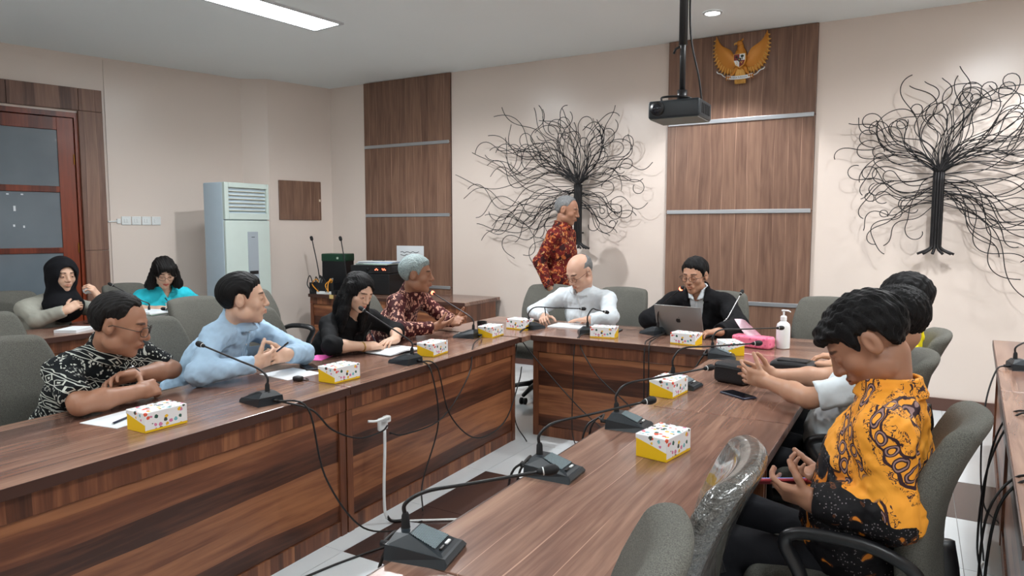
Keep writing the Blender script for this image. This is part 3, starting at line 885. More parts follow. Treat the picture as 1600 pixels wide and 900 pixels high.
phone('dark blue phone lying in front of the clasped hands on the right table', -.66, 3.17, 55, case=blue_pl)
# second row items
phone('phone lying in front of the woman in the black hijab', -5.22, 2.44, 80)
sheet('paper_stack', 'folded white papers in front of the woman in the hijab', 'paper', -5.30, 2.78, 30, .16, .22, M['paper'], t=.02)
t = thing('notebook', 'open white notebook under the hand of the woman in turquoise', 'notebook', (-5.62, 3.88, TZ), R(100))
MB().box(-.13, .13, -.09, .09, 0, .012).build('cover', blue_pl, t); MB().box(-.125, .125, -.085, .085, .012, .024).build('page_block', M['paper'], t)
t = thing('document_stack', 'untidy stack of white and green papers left of the woman in turquoise', 'papers', (-5.55, 3.50, TZ), R(100))
random.seed(5)
greenp = plain('pale_green_paper', srgb(170, 205, 190), .8)
for k in range(7):
    o = MB().box(-.11, .11, -.15, .15, 0, .008).build('paper_sheet', greenp if k % 3 == 1 else M['paper'], t); o.location = (random.uniform(-.02, .02), random.uniform(-.02, .02), .002 + k * .0085); o.rotation_euler = (0, 0, random.uniform(-.15, .15))
t = thing('clear_plastic_cup', 'clear plastic cup standing behind the head of the batik-shirted man at left', 'cup', (-5.40, 3.62, TZ))
g = G('clear_plastic', .08); g.col((.9, .95, .95)); g.b.inputs['Transmission Weight'].default_value = .9; g.b.inputs['IOR'].default_value = 1.2
MB().lathe([(.03, 0), (.045, .12), (.047, .12), (.047, .123), (.043, .122), (.029, .004), (0, .004)], seg=20).build('cup_wall', g.m, t, 'auto')
MB().lathe([(.028, .005), (.038, .07), (0, .07)], seg=20).build('water', plain('water_in_cup', srgb(190, 205, 210), .1), t, 'auto')

# ================================================================== white extension lead on the left table front
t = thing('extension_socket', 'white socket and plug hung on the front of the left table', 'power socket', (-2.255, 2.62, .50))
MB().raw(*rbox_vf((0, 0, 0), (.012, .030, .032), .008, 2)).build('socket_body', M['white_pl'], t, True)
MB().raw(*rbox_vf((.026, 0, .028), (.016, .018, .016), .007, 2)).build('plug', M['white_pl'], t, True)
MB().tube(spline([(.04, 0, .03), (.06, -.03, .05), (.05, -.10, .045), (.03, -.14, .05)], 6), .006, 8).build('plug_lead', M['white_pl'], t, True)
MB().tube(spline([(.012, 0, -.03), (.015, -.005, -.14), (.02, -.02, -.30), (.03, -.03, -.42), (.035, -.02, -.47)], 6), .0075, 8).build('lead', M['white_pl'], t, True)
MB().tube(spline([(.035, -.02, -.46), (.05, .0, -.488), (.10, .05, -.493)], 6), .008, 8).build('lead_sleeve', M['cable'], t, True)
o = MB().tube(spline([(-2.16, 2.66, .007), (-1.95, 2.80, .007), (-1.75, 2.93, .007), (-1.60, 2.90, .007), (-1.45, 2.75, .007)], 8), .006, 8).build('floor_cable', M['white_pl'], None, True)
tag(o, 'thin white cable lying in an arc across the dark floor tiles', 'cable')
o = MB().tube(spline([(-2.20, 1.8, .007), (-2.12, 2.2, .006), (-1.98, 2.55, .006), (-1.75, 2.72, .006), (-1.4, 2.6, .006)], 8), .005, 8).build('floor_cable', M['cable'], None, True)
tag(o, 'thin black cable curving over the floor beside the left table', 'cable')

# ================================================================== projector on its ceiling pole
px, py, pz = -1.19, 3.86, 2.075
t = thing('ceiling_projector', 'black projector hanging from a ceiling pole in front of the eagle emblem', 'projector', (px, py, pz), R(0))
pb = MB().raw(*rbox_vf((0, .11, .052), (.145, .13, .05), .014, 2)).build('projector_body', M['mic'], t, True)
MB().box(-.135, .135, -.01, .232, -.001, .004).build('underside_plate', plain('grey_underside', srgb(120, 122, 116), .6), pb)
MB().tube([(-.09, -.018, .056), (-.09, -.032, .056)], [.040, .038], 24).build('lens_ring', M['black'], pb, True)
MB().tube([(-.09, -.030, .056), (-.09, -.034, .056)], [.028, .024], 20).build('lens', plain('lens_glass', srgb(20, 24, 34), .05), pb, True)
for k in range(5): MB().box(.145, .148, .03 + k * .035, .05 + k * .035, .025, .08).build('vent', M['black_soft'], pb)
MB().tube(spline([(-.08, .02, .104), (-.08, .04, .128), (0, .06, .130), (.06, .08, .120), (.08, .12, .104)], 5), .006, 8).build('mount_arm', M['black'], t, True)
MB().tube([(.01, .11, .10), (.01, .11, .17)], .028, 14).build('pole_clamp', M['black'], t, True)
MB().tube([(.01, .11, .13), (.01, .11, .62)], .017, 14).build('inner_pole', M['black'], t, True)
MB().tube([(.01, .11, .42), (.01, .11, CEIL - pz)], .024, 14).build('outer_pole', M['black'], t, True)
MB().tube([(.01, .11, .42), (-.03, .10, .40), (-.04, .10, .375)], .007, 8).build('clamp_screw', M['black'], t, True)
MB().lathe([(.075, CEIL - pz - .012), (.075, CEIL - pz - .001)], (.01, .11, 0), 20).build('ceiling_flange', M['black'], t, 'auto')
MB().tube(spline([(.10, .20, .10), (.085, .17, .25), (.05, .13, .45), (.042, .12, .7), (.05, .12, CEIL - pz)], 6), .006, 6).build('cable', M['cable'], t, True)

# ================================================================== floor-standing air conditioner
acw = plain('pale_green_white_casing', srgb(196, 210, 204), .4)
acs = plain('pale_blue_white_side', srgb(186, 204, 216), .4)
t = thing('air_conditioner', 'tall white floor-standing air conditioner with a louvred top in the corner', 'air conditioner', (-6.02, 4.66, 0), R(90))
# local: front faces -y, x along the front
AW, AD, AH = .56, .30, 1.93
MB().raw(*rbox_vf((AW/2, AD/2 + .03, AH/2), (AW/2, AD/2, AH/2), .012, 2)).build('casing', acs, t, True)
MB().raw(*rbox_vf((AW/2, .018, .85 + .03), (AW/2 - .002, .02, .665), .010, 2)).build('front_panel', acw, t, True)
fr = MB(); fr.box(0.002, .05, 0, .06, 1.555, AH, .004); fr.box(AW - .03, AW - .002, 0, .06, 1.555, AH, .004); fr.box(.05, AW - .03, 0, .06, AH - .05, AH, .004); fr.box(.05, AW - .03, 0, .06, 1.555, 1.62, .004)
fr.build('louvre_surround', acw, t)
MB().box(.05, AW - .03, .045, .058, 1.62, AH - .05).build('outlet_cavity', M['black_soft'], t)
for k in range(7):
    z = 1.648 + k * .039
    s = MB().box(-.235, .235, -.012, .012, -.0025, .0025, .002); s.xf(Matrix.Translation((AW/2 + .01, .022, z)) @ Matrix.Rotation(R(8), 4, 'X'))
    s.build('louvre', plain('cream_louvre', srgb(205, 200, 176), .5), t)
MB().raw(*rbox_vf((AW/2 + .05, -.004, 1.18), (.065, .004, .25), .003, 2)).build('control_strip', plain('grey_control_strip', srgb(160, 170, 178), .3), t)
MB().box(AW/2 - .005, AW/2 + .105, -.010, -.007, .985, 1.02).build('display', M['black'], t)
MB().box(AW/2 + .03, AW/2 + .07, -.0095, -.008, 1.37, 1.376).build('badge', M['black'], t)
for k in range(14):
    MB().box(.12, AW - .02, -.004, .0, .30 + k * .021, .306 + k * .021).build('intake_slot', M['black_soft'], t)

# ================================================================== audio equipment in the corner
ez = TZ
t = thing('amplifier', 'black amplifier with red indicator lights on the corner side table', 'amplifier', (-5.30, 5.98, ez), R(10))
ab = MB().raw(*rbox_vf((0, .17, .12), (.25, .17, .115), .006, 1)).build('chassis', M['black'], t)
MB().raw(*rbox_vf((0, .17, .285), (.25, .165, .045), .006, 1)).build('upper_unit', M['black'], t)
for k, xx in enumerate((.07, .085, .10, .16, .172, .184, .198)):
    MB().raw(*rbox_vf((xx, -.004 if 0 else .003, .28 + (k % 2) * .012), (.0055, .004, .004), .003, 1)).build('indicator', red_m, t)
for xx in (-.18, -.10, -.02): MB().tube([(xx, 0, .12), (xx, -.022, .12)], .02, 14).build('knob', M['black_soft'], t, True)
MB().tube([(-.02, .004, .285), (-.02, -.012, .285)], .016, 14).build('knob', M['black_soft'], t, True)
t = thing('document_stack', 'pile of papers and folders on top of the amplifier', 'papers', (-5.30, 6.12, ez + .331), R(14))
for k in range(5):
    o = MB().box(-.22, .22, -.12, .12, 0, .008).build('paper_sheet', [M['paper'], greenp, M['paper'], plain('blue_folder', srgb(120, 160, 200), .6), M['paper']][k], t); o.location = (random.uniform(-.03, .03), random.uniform(-.02, .02), .0085 * k); o.rotation_euler = (0, 0, random.uniform(-.2, .2))
pen('black marker lying on the pile of papers in the corner', (-5.36, 6.08, ez + .383), (-5.20, 6.12, ez + .383), M['black'])
t = thing('green_crate', 'dark green equipment case holding cables in the corner', 'case', (-5.86, 6.02, ez), R(12))
gm = plain('dark_green_case', srgb(22, 62, 44), .45)
MB().raw(*rbox_vf((0, .06, .20), (.155, .10, .195), .01, 1)).build('case_body', M['black'], t)
MB().raw(*rbox_vf((0, .06, .405), (.16, .105, .045), .012, 2)).build('case_lid', gm, t, True)
MB().raw(*rbox_vf((.06, -.047, .40), (.012, .004, .012), .003, 1)).build('latch', plain('pale_latch', srgb(190, 205, 190), .4), t)
for k, (hx_, top) in enumerate(((-.13, 0), (.16, 1))):
    t = thing('stored_microphone', 'gooseneck microphone leaning %s the green case' % ('left of' if k == 0 else 'right of'), 'microphone', (-5.86 + hx_ * 1.4, 5.90 + .05 * top, ez), R(12))
    a0 = np.array([.06 if k == 0 else .03, .0, .02]); a1 = np.array([-.06, .02, .60])
    MB().tube(spline([a0, (a0 + a1) / 2 + (.01, 0, 0), a1], 6), .006, 8).build('gooseneck', M['black'], t, True)
    MB().tube([a1, a1 + (-.005, 0, .012), a1 + (-.014, 0, .045), a1 + (-.016, 0, .055)], [.008, .018, .018, .006], 12).build('microphone_head', M['black_soft'], t, True)
t = thing('cable_box', 'open black box of tangled connectors in front of the green case', 'box', (-5.82, 5.80, ez), R(10))
bx_ = MB(); bx_.box(-.16, .16, -.06, .06, 0, .01); bx_.box(-.16, .16, -.06, -.052, .01, .13); bx_.box(-.16, .16, .052, .06, .01, .13); bx_.box(-.16, -.152, -.052, .052, .01, .13); bx_.box(.152, .16, -.052, .052, .01, .13)
bx_.build('box_body', M['black'], t)
orange = plain('orange_plug', srgb(226, 150, 40), .45)
for k in range(10):
    a = random.uniform(-.13, .13); b_ = random.uniform(-.03, .03)
    MB().tube(spline([(a, b_, .09), (a + random.uniform(-.05, .05), b_ - .02, .16 + random.uniform(0, .05)), (a + random.uniform(-.08, .08), b_ - .05, .11), (a + .03, b_ - .075, .03)], 5), .006, 6).build('loose_lead', [M['cable'], orange, M['cable'], plain('grey_lead', srgb(150, 152, 150), .5)][k % 4], t, True)
t = thing('power_strip', 'white power strip at the front of the corner side table', 'power strip', (-5.74, 5.70 + .06, ez), R(8))
MB().raw(*rbox_vf((0, -.0, .018), (.13, .026, .017), .006, 1)).build('strip_body', M['white_pl'], t)
for k in range(4): MB().tube([(-.09 + k * .06, 0, .034), (-.09 + k * .06, 0, .037)], .016, 12).build('outlet', M['black_soft'], t, True)
t = thing('equipment_pile', 'heap of black adapters and leads beside the amplifier', 'cables', (-5.50, 5.78, ez))
for k in range(5):
    a = -.13 + k * .065
    MB().raw(*rbox_vf((a, .02 * (k % 2), .025), (.028, .045, .024), .008, 1)).build('adapter', M['black'], t)
    MB().tube(spline([(a, .06, .03), (a + .03, .10, .09), (a + .08, .06, .10), (a + .05, .0, .055)], 5), .005, 6).build('lead', M['cable'], t, True)
tag(MB().raw(*rbox_vf((-5.64, 5.722, ez - .02), (.03, .004, .022), .003, 1)).build('paper_tag', plain('yellow_tag', srgb(206, 176, 110), .7), None), 'small yellow tag on the edge of the corner side table', 'tag')
# notice on the wall cladding
t = thing('wall_notice', 'white paper notice taped on the wood cladding above the grey-haired man', 'notice', (-5.13, YB - .034, 1.10))
MB().box(-.20, .20, -.002, 0, -.12, .16).build('notice_sheet', M['paper'], t)
for k in range(2):
    rr_ = spline([(-.14 + .03 * q, -.003, .085 - .035 * k + .008 * math.sin(q * 2.3 + k)) for q in range(10)], 3); MB().tube(rr_, .0035, 5).build('ink_line', plain('ink', srgb(40, 50, 60), .8), t)

# ================================================================== metal trees on the wall
def metal_tree(name, label, tx, mirror, seed):
    rnd = random.Random(seed); t = thing(name, label, 'wall sculpture', (tx, YB, 0), 0, 'wire trees on the back wall')
    zb, zt = 1.32, 1.90
    sx = -1 if mirror else 1
    off = -.14
    tr = None
    for k in range(11):                              # trunk: a bundle of straight rods
        a = 2 * math.pi * k / 11
        x0, y0 = .032 * math.cos(a), .028 * math.sin(a)
        MB().tube(spline([(x0 * 2.4 + .05 * math.cos(a), off + y0 * 1.6, zb - .055), (x0 * 1.3, off + y0 * 1.2, zb - .01), (x0, off + y0, zb + .05), (x0, off + y0, (zb + zt) / 2), (x0, off + y0, zt)], 4), .0105, 6).build('trunk_rod', M['tree'], t, True)
    MB().tube([(0, off, zb + .02), (0, off, zt - .01)], .026, 8).build('trunk_core', M['tree'], t)
    def reach(a):                                    # length of wires by direction, degrees from +x (long side to the left)
        pts = [(-60, .42), (-30, .62), (0, .72), (40, .78), (75, .74), (100, .76), (125, .86), (150, 1.12), (172, 1.36), (190, 1.36), (210, 1.10), (232, .70)]
        return float(np.interp(a, [p[0] for p in pts], [p[1] for p in pts]))
    nb = 106
    for k in range(nb):
        q = (k + rnd.uniform(-.4, .4)) / nb
        a = float(np.interp(q, [0, .12, .36, .50, .88, 1], [-50, -5, 76, 125, 206, 236]))
        up = 5 < a < 178
        z0 = zt - .01 if up else zt - rnd.uniform(.01, .24)
        L = reach(a) * rnd.uniform(.70, 1.06)
        a0 = R(90 + (a - 90) * (.62 if up else .85)); a1 = R(a)
        n = 44; x_, z_ = rnd.uniform(-.02, .02), z0
        ph, fr, am = rnd.uniform(0, 6.28), rnd.uniform(.9, 2.2), rnd.uniform(.45, 1.15)
        curl = rnd.choice([0, 0, .8, -.8, 1.5, -1.5, .4]) if a < 140 else rnd.choice([0, 0, 0, .4, -.4])
        dy = rnd.uniform(-.03, .03); pts = [(sx * x_, off, z_)]
        for i in range(n):
            s_ = (i + 1) / n
            d = a0 + (a1 - a0) * min(1, s_ * 3.) + am * min(1, s_ * 1.6) * math.sin(ph + fr * 6.28 * s_) - am * min(1, s_ * 1.6) * math.sin(ph) * .4 + (curl * 9 * max(0, s_ - .62) ** 1.1 if curl else 0)
            st = L / n * (1.10 if abs(curl) < .6 else 1.28)
            x_ += math.cos(d) * st; z_ += math.sin(d) * st
            pts.append((sx * x_, off + dy * s_ + .012 * math.sin(9 * s_ + ph), z_))
        MB().tube(pts, .0036, 5).build('branch', M['tree'], t, True)
    for (xx, zz) in ((0, zb + .1), (0, zt - .08)):   # stand-offs that hold the trunk to the wall
        MB().tube([(xx, off, zz), (xx, -.004, zz)], .008, 8).build('wall_bracket', M['tree'], t)
metal_tree('metal_tree', 'black wire tree sculpture on the wall behind the walking man', -2.93, False, 11)
metal_tree('metal_tree', 'black wire tree sculpture on the wall at the right edge', .135, True, 23)

# ================================================================== gilded eagle emblem
gold = plain('carved_gilded_wood', srgb(200, 132, 44), .38, .25)
gold2 = plain('pale_gilding', srgb(222, 170, 84), .4, .25)
t = thing('eagle_emblem', 'gilded eagle emblem with shield and motto ribbon on the wood cladding', 'emblem', (-1.405, YB - .034, 2.94))
# local: x right, z up, -y towards the room
def blob(parts, nm, m, par):
    mbb = MB()
    for (c, r) in parts:
        v_, f_ = [], []
        for i in range(9):
            for j in range(14):
                th_, ph_ = math.pi * i / 8, 2 * math.pi * j / 14
                v_.append((c[0] + r[0] * math.sin(th_) * math.cos(ph_), c[1] + r[1] * math.sin(th_) * math.sin(ph_), c[2] + r[2] * math.cos(th_)))
        for i in range(8):
            for j in range(14): f_.append((i*14 + j, (i+1)*14 + j, (i+1)*14 + (j+1) % 14, i*14 + (j+1) % 14))
        mbb.raw(v_, f_)
    return mbb.build(nm, m, par, True)
blob([((0, -.035, .02), (.055, .032, .10)), ((0, -.04, .10), (.030, .026, .05)), ((-.008, -.045, .145), (.026, .024, .026))], 'body', gold, t)
MB().tube(spline([(-.022, -.05, .148), (-.045, -.052, .145), (-.052, -.052, .130)], 4), [.011]*3 + [.009]*3 + [.006]*2 + [.002], 8).build('beak', gold2, t, True)
MB().tube(spline([(.005, -.045, .165), (.018, -.045, .178), (.02, -.04, .19)], 4), [.008]*5 + [.004]*3 + [.001], 8).build('crest', gold, t, True)
for s in (-1, 1):
    w = MB(); n = 17
    out, inn = [], []
    for k in range(n):
        q = k / (n - 1)
        out.append((s * (.06 + .17 * math.sin(q * 1.75 + .12) ** .8 + (.0 if q < .9 else -.006)), -.10 + .34 * q ** .9))
    wing_o = [(.05, -.085), (.10, -.10), (.16, -.075), (.205, -.02), (.228, .06), (.232, .14), (.218, .235)]
    wing_i = [(.04, .02), (.062, .055), (.085, .095), (.12, .12), (.16, .145), (.19, .18), (.218, .235)]
    so = spline([(x_, 0, z_) for x_, z_ in wing_o], 5); si = spline([(x_, 0, z_) for x_, z_ in wing_i], 5)
    m_ = len(so); v_, f_ = [], []
    for k in range(m_):
        for j in range(6):
            u = j / 5; p_ = so[k] * (1 - u) + si[k] * u
            depth = .014 + .022 * math.sin(u * 2.6)
            v_.append((s * p_[0], -depth, p_[2])); 
    for k in range(m_):
        for j in range(6):
            u = j / 5; p_ = so[k] * (1 - u) + si[k] * u; v_.append((s * p_[0], -.004, p_[2]))
    B0 = m_ * 6
    for k in range(m_ - 1):
        for j in range(5):
            a_ = (k*6 + j, (k+1)*6 + j, (k+1)*6 + j + 1, k*6 + j + 1); f_.append(a_); f_.append(tuple(B0 + q for q in a_[::-1]))
        f_.append((k*6, (k+1)*6, B0 + (k+1)*6, B0 + k*6)); f_.append((k*6 + 5, B0 + k*6 + 5, B0 + (k+1)*6 + 5, (k+1)*6 + 5))
    wo = MB().raw(v_, f_).build('wing', gold, t, True)
    for k in range(0, m_ - 1, 2):
        p_ = so[k]; d_ = so[min(k + 1, m_ - 1)] - so[max(k - 1, 0)]; nrm_ = np.array([d_[2], 0, -d_[0]]); nrm_ /= np.linalg.norm(nrm_) + 1e-9
        q0 = np.array([s * p_[0], -.014, p_[2]]); q1 = q0 + np.array([s * nrm_[0], 0, nrm_[2]]) * .018; qi = np.array([s * (p_[0] * .75 + si[k][0] * .25), -.028, p_[2] * .75 + si[k][2] * .25])
        MB().tube([qi, q0, q1], [.006, .0085, .003], 6).build('feather', gold2, wo, True)
    MB().tube(spline([(s * .03, -.03, -.05), (s * .055, -.035, -.10), (s * .085, -.045, -.135)], 5), [.02] * 4 + [.014] * 4 + [.010] * 3, 8).build('leg', gold, t, True)
    for k in range(3): MB().tube(spline([(s * (.075 + .016 * k), -.045, -.132), (s * (.078 + .017 * k), -.062, -.14), (s * (.078 + .017 * k), -.052, -.165)], 4), [.007] * 6 + [.004] * 3, 6).build('talon', gold, t, True)
    MB().raw(*[np.array(q) if 0 else q for q in tube_vf(spline([(s * .105, -.035, -.140), (s * .14, -.03, -.125), (s * .165, -.03, -.10), (s * .195, -.03, -.09), (s * .205, -.03, -.075)], 5), .012, 6, flat=.35)]).build('ribbon_tail', M['paper'], t, True)
for k in range(7):
    xx = -.04 + k * .0135
    MB().tube(spline([(xx * .5, -.03, -.06), (xx * .85, -.035, -.12), (xx, -.03, -.20)], 4), [.012] * 8 + [.006], 6).build('tail_feather', gold2, t, True)
blk, wht, redp = M['black'], M['paper'], plain('shield_red', srgb(120, 20, 22), .5)
sh = MB().prism([(-.052, .05), (.052, .05), (.052, -.01), (.035, -.048), (0, -.072), (-.035, -.048), (-.052, -.01)], 1, -.078, -.062).build('shield', gold2, t)
for nm, poly, m_ in (('shield_field', [(-.047, .045), (0, .045), (0, -.008), (-.047, -.008)], redp), ('shield_field', [(0, .045), (.047, .045), (.047, -.008), (0, -.008)], wht),
                     ('shield_field', [(-.047, -.008), (0, -.008), (0, -.064), (-.032, -.045)], wht), ('shield_field', [(0, -.008), (.047, -.008), (.032, -.045), (0, -.064)], redp)):
    MB().prism(poly, 1, -.081, -.078).build(nm, m_, sh)
MB().prism([(-.016, .012), (.016, .012), (.016, -.008), (0, -.022), (-.016, -.008)], 1, -.084, -.081).build('shield_centre', blk, sh)
st_ = [(.007 * (1 if k % 2 == 0 else .42) * math.sin(k * math.pi / 5), -.002 + .007 * (1 if k % 2 == 0 else .42) * math.cos(k * math.pi / 5)) for k in range(10)]
MB().prism(st_, 1, -.086, -.084).build('star', gold2, sh)
blob([((-.024, -.083, .022), (.010, .004, .012))], 'bull_head', blk, sh); blob([((.024, -.083, .026), (.014, .004, .011)), ((.024, -.083, .008), (.004, .004, .012))], 'banyan_tree', plain('dark_green_paint', srgb(20, 50, 30), .5), sh)
for k in range(5): blob([((-.024 + .004 * (k % 3), -.083, -.018 - .007 * k), (.003, .003, .003))], 'rice_grain', gold2, sh)
for k in range(4): blob([((.014 + .004 * k, -.083, -.022 - .006 * (k % 3)), (.004, .003, .004))], 'chain_link', gold2, sh)
# ribbon with the motto
rp = spline([(-.11, -.055, -.138), (-.06, -.068, -.150), (0, -.072, -.153), (.06, -.068, -.150), (.11, -.055, -.138)], 6)
rv, rf = [], []
for p_ in rp:
    rv += [tuple(p_ + (0, 0, .015)), tuple(p_ - (0, 0, .015)), tuple(p_ + (0, .004, .015)), tuple(p_ + (0, .004, -.015))]
for k in range(len(rp) - 1):
    a_ = 4 * k; b_ = a_ + 4
    rf += [(a_, a_+1, b_+1, b_), (a_+2, b_+2, b_+3, a_+3), (a_, b_, b_+2, a_+2), (a_+1, a_+3, b_+3, b_+1)]
rb = MB().raw(rv, rf).build('motto_ribbon', M['paper'], t)
tv, tf = text_vf('BHINNEKA TUNGGAL IKA', .0185)
tv = np.array(tv); tv[:, 0] *= .205 / (tv[:, 0].max() - tv[:, 0].min())
lv = np.stack([tv[:, 0], np.interp(tv[:, 0], rp[:, 0], rp[:, 1]) - .0012, np.interp(tv[:, 0], rp[:, 0], rp[:, 2]) + tv[:, 1]], 1)
MB().raw(lv, tf).build('motto_lettering', M['black'], rb)
# ================================================================== people: signed-distance bodies meshed with surface nets
f32 = np.float32
A3 = lambda *a: np.array(a, float)
def unit(v): v = np.array(v, float); return v / (np.linalg.norm(v) + 1e-12)
def lerp(a, b, t): return np.array(a, float) * (1 - t) + np.array(b, float) * t

class Frame:
    def __init__(s, c, X, Y, Z, sc=1.0): s.c = np.array(c, float); s.R = np.stack([X, Y, Z], 1); s.sc = sc
    def to(s, p): return s.c + s.R @ (np.array(p, float) * s.sc)
    def loc(s, P): return ((P - s.c) @ s.R) / s.sc

def head_frame(c, yaw, pitch=0., roll=0., sc=1.):
    y, p, r = R(yaw), R(pitch), R(roll)
    F = A3(math.cos(y) * math.cos(p), math.sin(y) * math.cos(p), -math.sin(p))
    S = A3(math.sin(y), -math.cos(y), 0)               # the person's right
    U = np.cross(S, F)
    S2 = S * math.cos(r) - U * math.sin(r); U2 = U * math.cos(r) + S * math.sin(r)
    return Frame(c, S2, F, U2, sc)

def cap(a, b, r1, r2=None):
    a, b = np.array(a, float), np.array(b, float); r2 = r1 if r2 is None else r2
    ab = b - a; L2 = max(ab @ ab, 1e-12); rm = max(r1, r2)
    def fn(x, y, z):
        t = ((x - a[0]) * ab[0] + (y - a[1]) * ab[1] + (z - a[2]) * ab[2]) / L2
        t = np.clip(t, 0, 1)
        return np.sqrt((x - a[0] - t * ab[0])**2 + (y - a[1] - t * ab[1])**2 + (z - a[2] - t * ab[2])**2) - (r1 + (r2 - r1) * t)
    return fn, np.minimum(a, b) - rm, np.maximum(a, b) + rm
def ell(c, r):
    c, r = np.array(c, float), np.array(r, float)
    def fn(x, y, z):
        u, v, w = (x - c[0]) / r[0], (y - c[1]) / r[1], (z - c[2]) / r[2]
        k0 = np.sqrt(u*u + v*v + w*w); k1 = np.sqrt((u / r[0])**2 + (v / r[1])**2 + (w / r[2])**2) + 1e-6
        return k0 * (k0 - 1) / k1
    return fn, c - r, c + r
def ecap(a, b, lat, A1, B1, A2, B2):
    """capsule with an elliptic section: half width A along lat, half depth B across"""
    a, b, lat = np.array(a, float), np.array(b, float), unit(lat); ab = b - a; L = np.linalg.norm(ab); ax = ab / L
    lat = unit(lat - ax * (lat @ ax)); dep = np.cross(ax, lat); m = max(A1, A2, B1, B2)
    def fn(x, y, z):
        qx, qy, qz = x - a[0], y - a[1], z - a[2]
        w = qx * ax[0] + qy * ax[1] + qz * ax[2]; t = np.clip(w / L, 0, 1)
        u = qx * lat[0] + qy * lat[1] + qz * lat[2]; v = qx * dep[0] + qy * dep[1] + qz * dep[2]
        e = w - t * L; A = A1 + (A2 - A1) * t; B = B1 + (B2 - B1) * t
        k0 = np.sqrt((u / A)**2 + (v / B)**2 + (e / B)**2); k1 = np.sqrt((u / A**2)**2 + (v / B**2)**2 + (e / B**2)**2) + 1e-6
        return k0 * (k0 - 1) / k1
    return fn, np.minimum(a, b) - m, np.maximum(a, b) + m
def rbx(c, h, r):
    c, h = np.array(c, float), np.array(h, float)
    def fn(x, y, z):
        qx, qy, qz = np.abs(x - c[0]) - h[0] + r, np.abs(y - c[1]) - h[1] + r, np.abs(z - c[2]) - h[2] + r
        return np.sqrt(np.maximum(qx, 0)**2 + np.maximum(qy, 0)**2 + np.maximum(qz, 0)**2) + np.minimum(np.maximum(qx, np.maximum(qy, qz)), 0) - r
    return fn, c - h, c + h

def smin(a, b, k):
    h = np.maximum(k - np.abs(a - b), 0) / k
    return np.minimum(a, b) - h * h * k * .25

def axis(lo, hi, coarse, fine=()):
    out = [lo]; x = lo
    while x < hi:
        h = coarse
        for a, b, hh in fine:
            if a - .004 <= x <= b: h = min(h, hh)
        x += h; out.append(x)
    return np.array(out, f32)

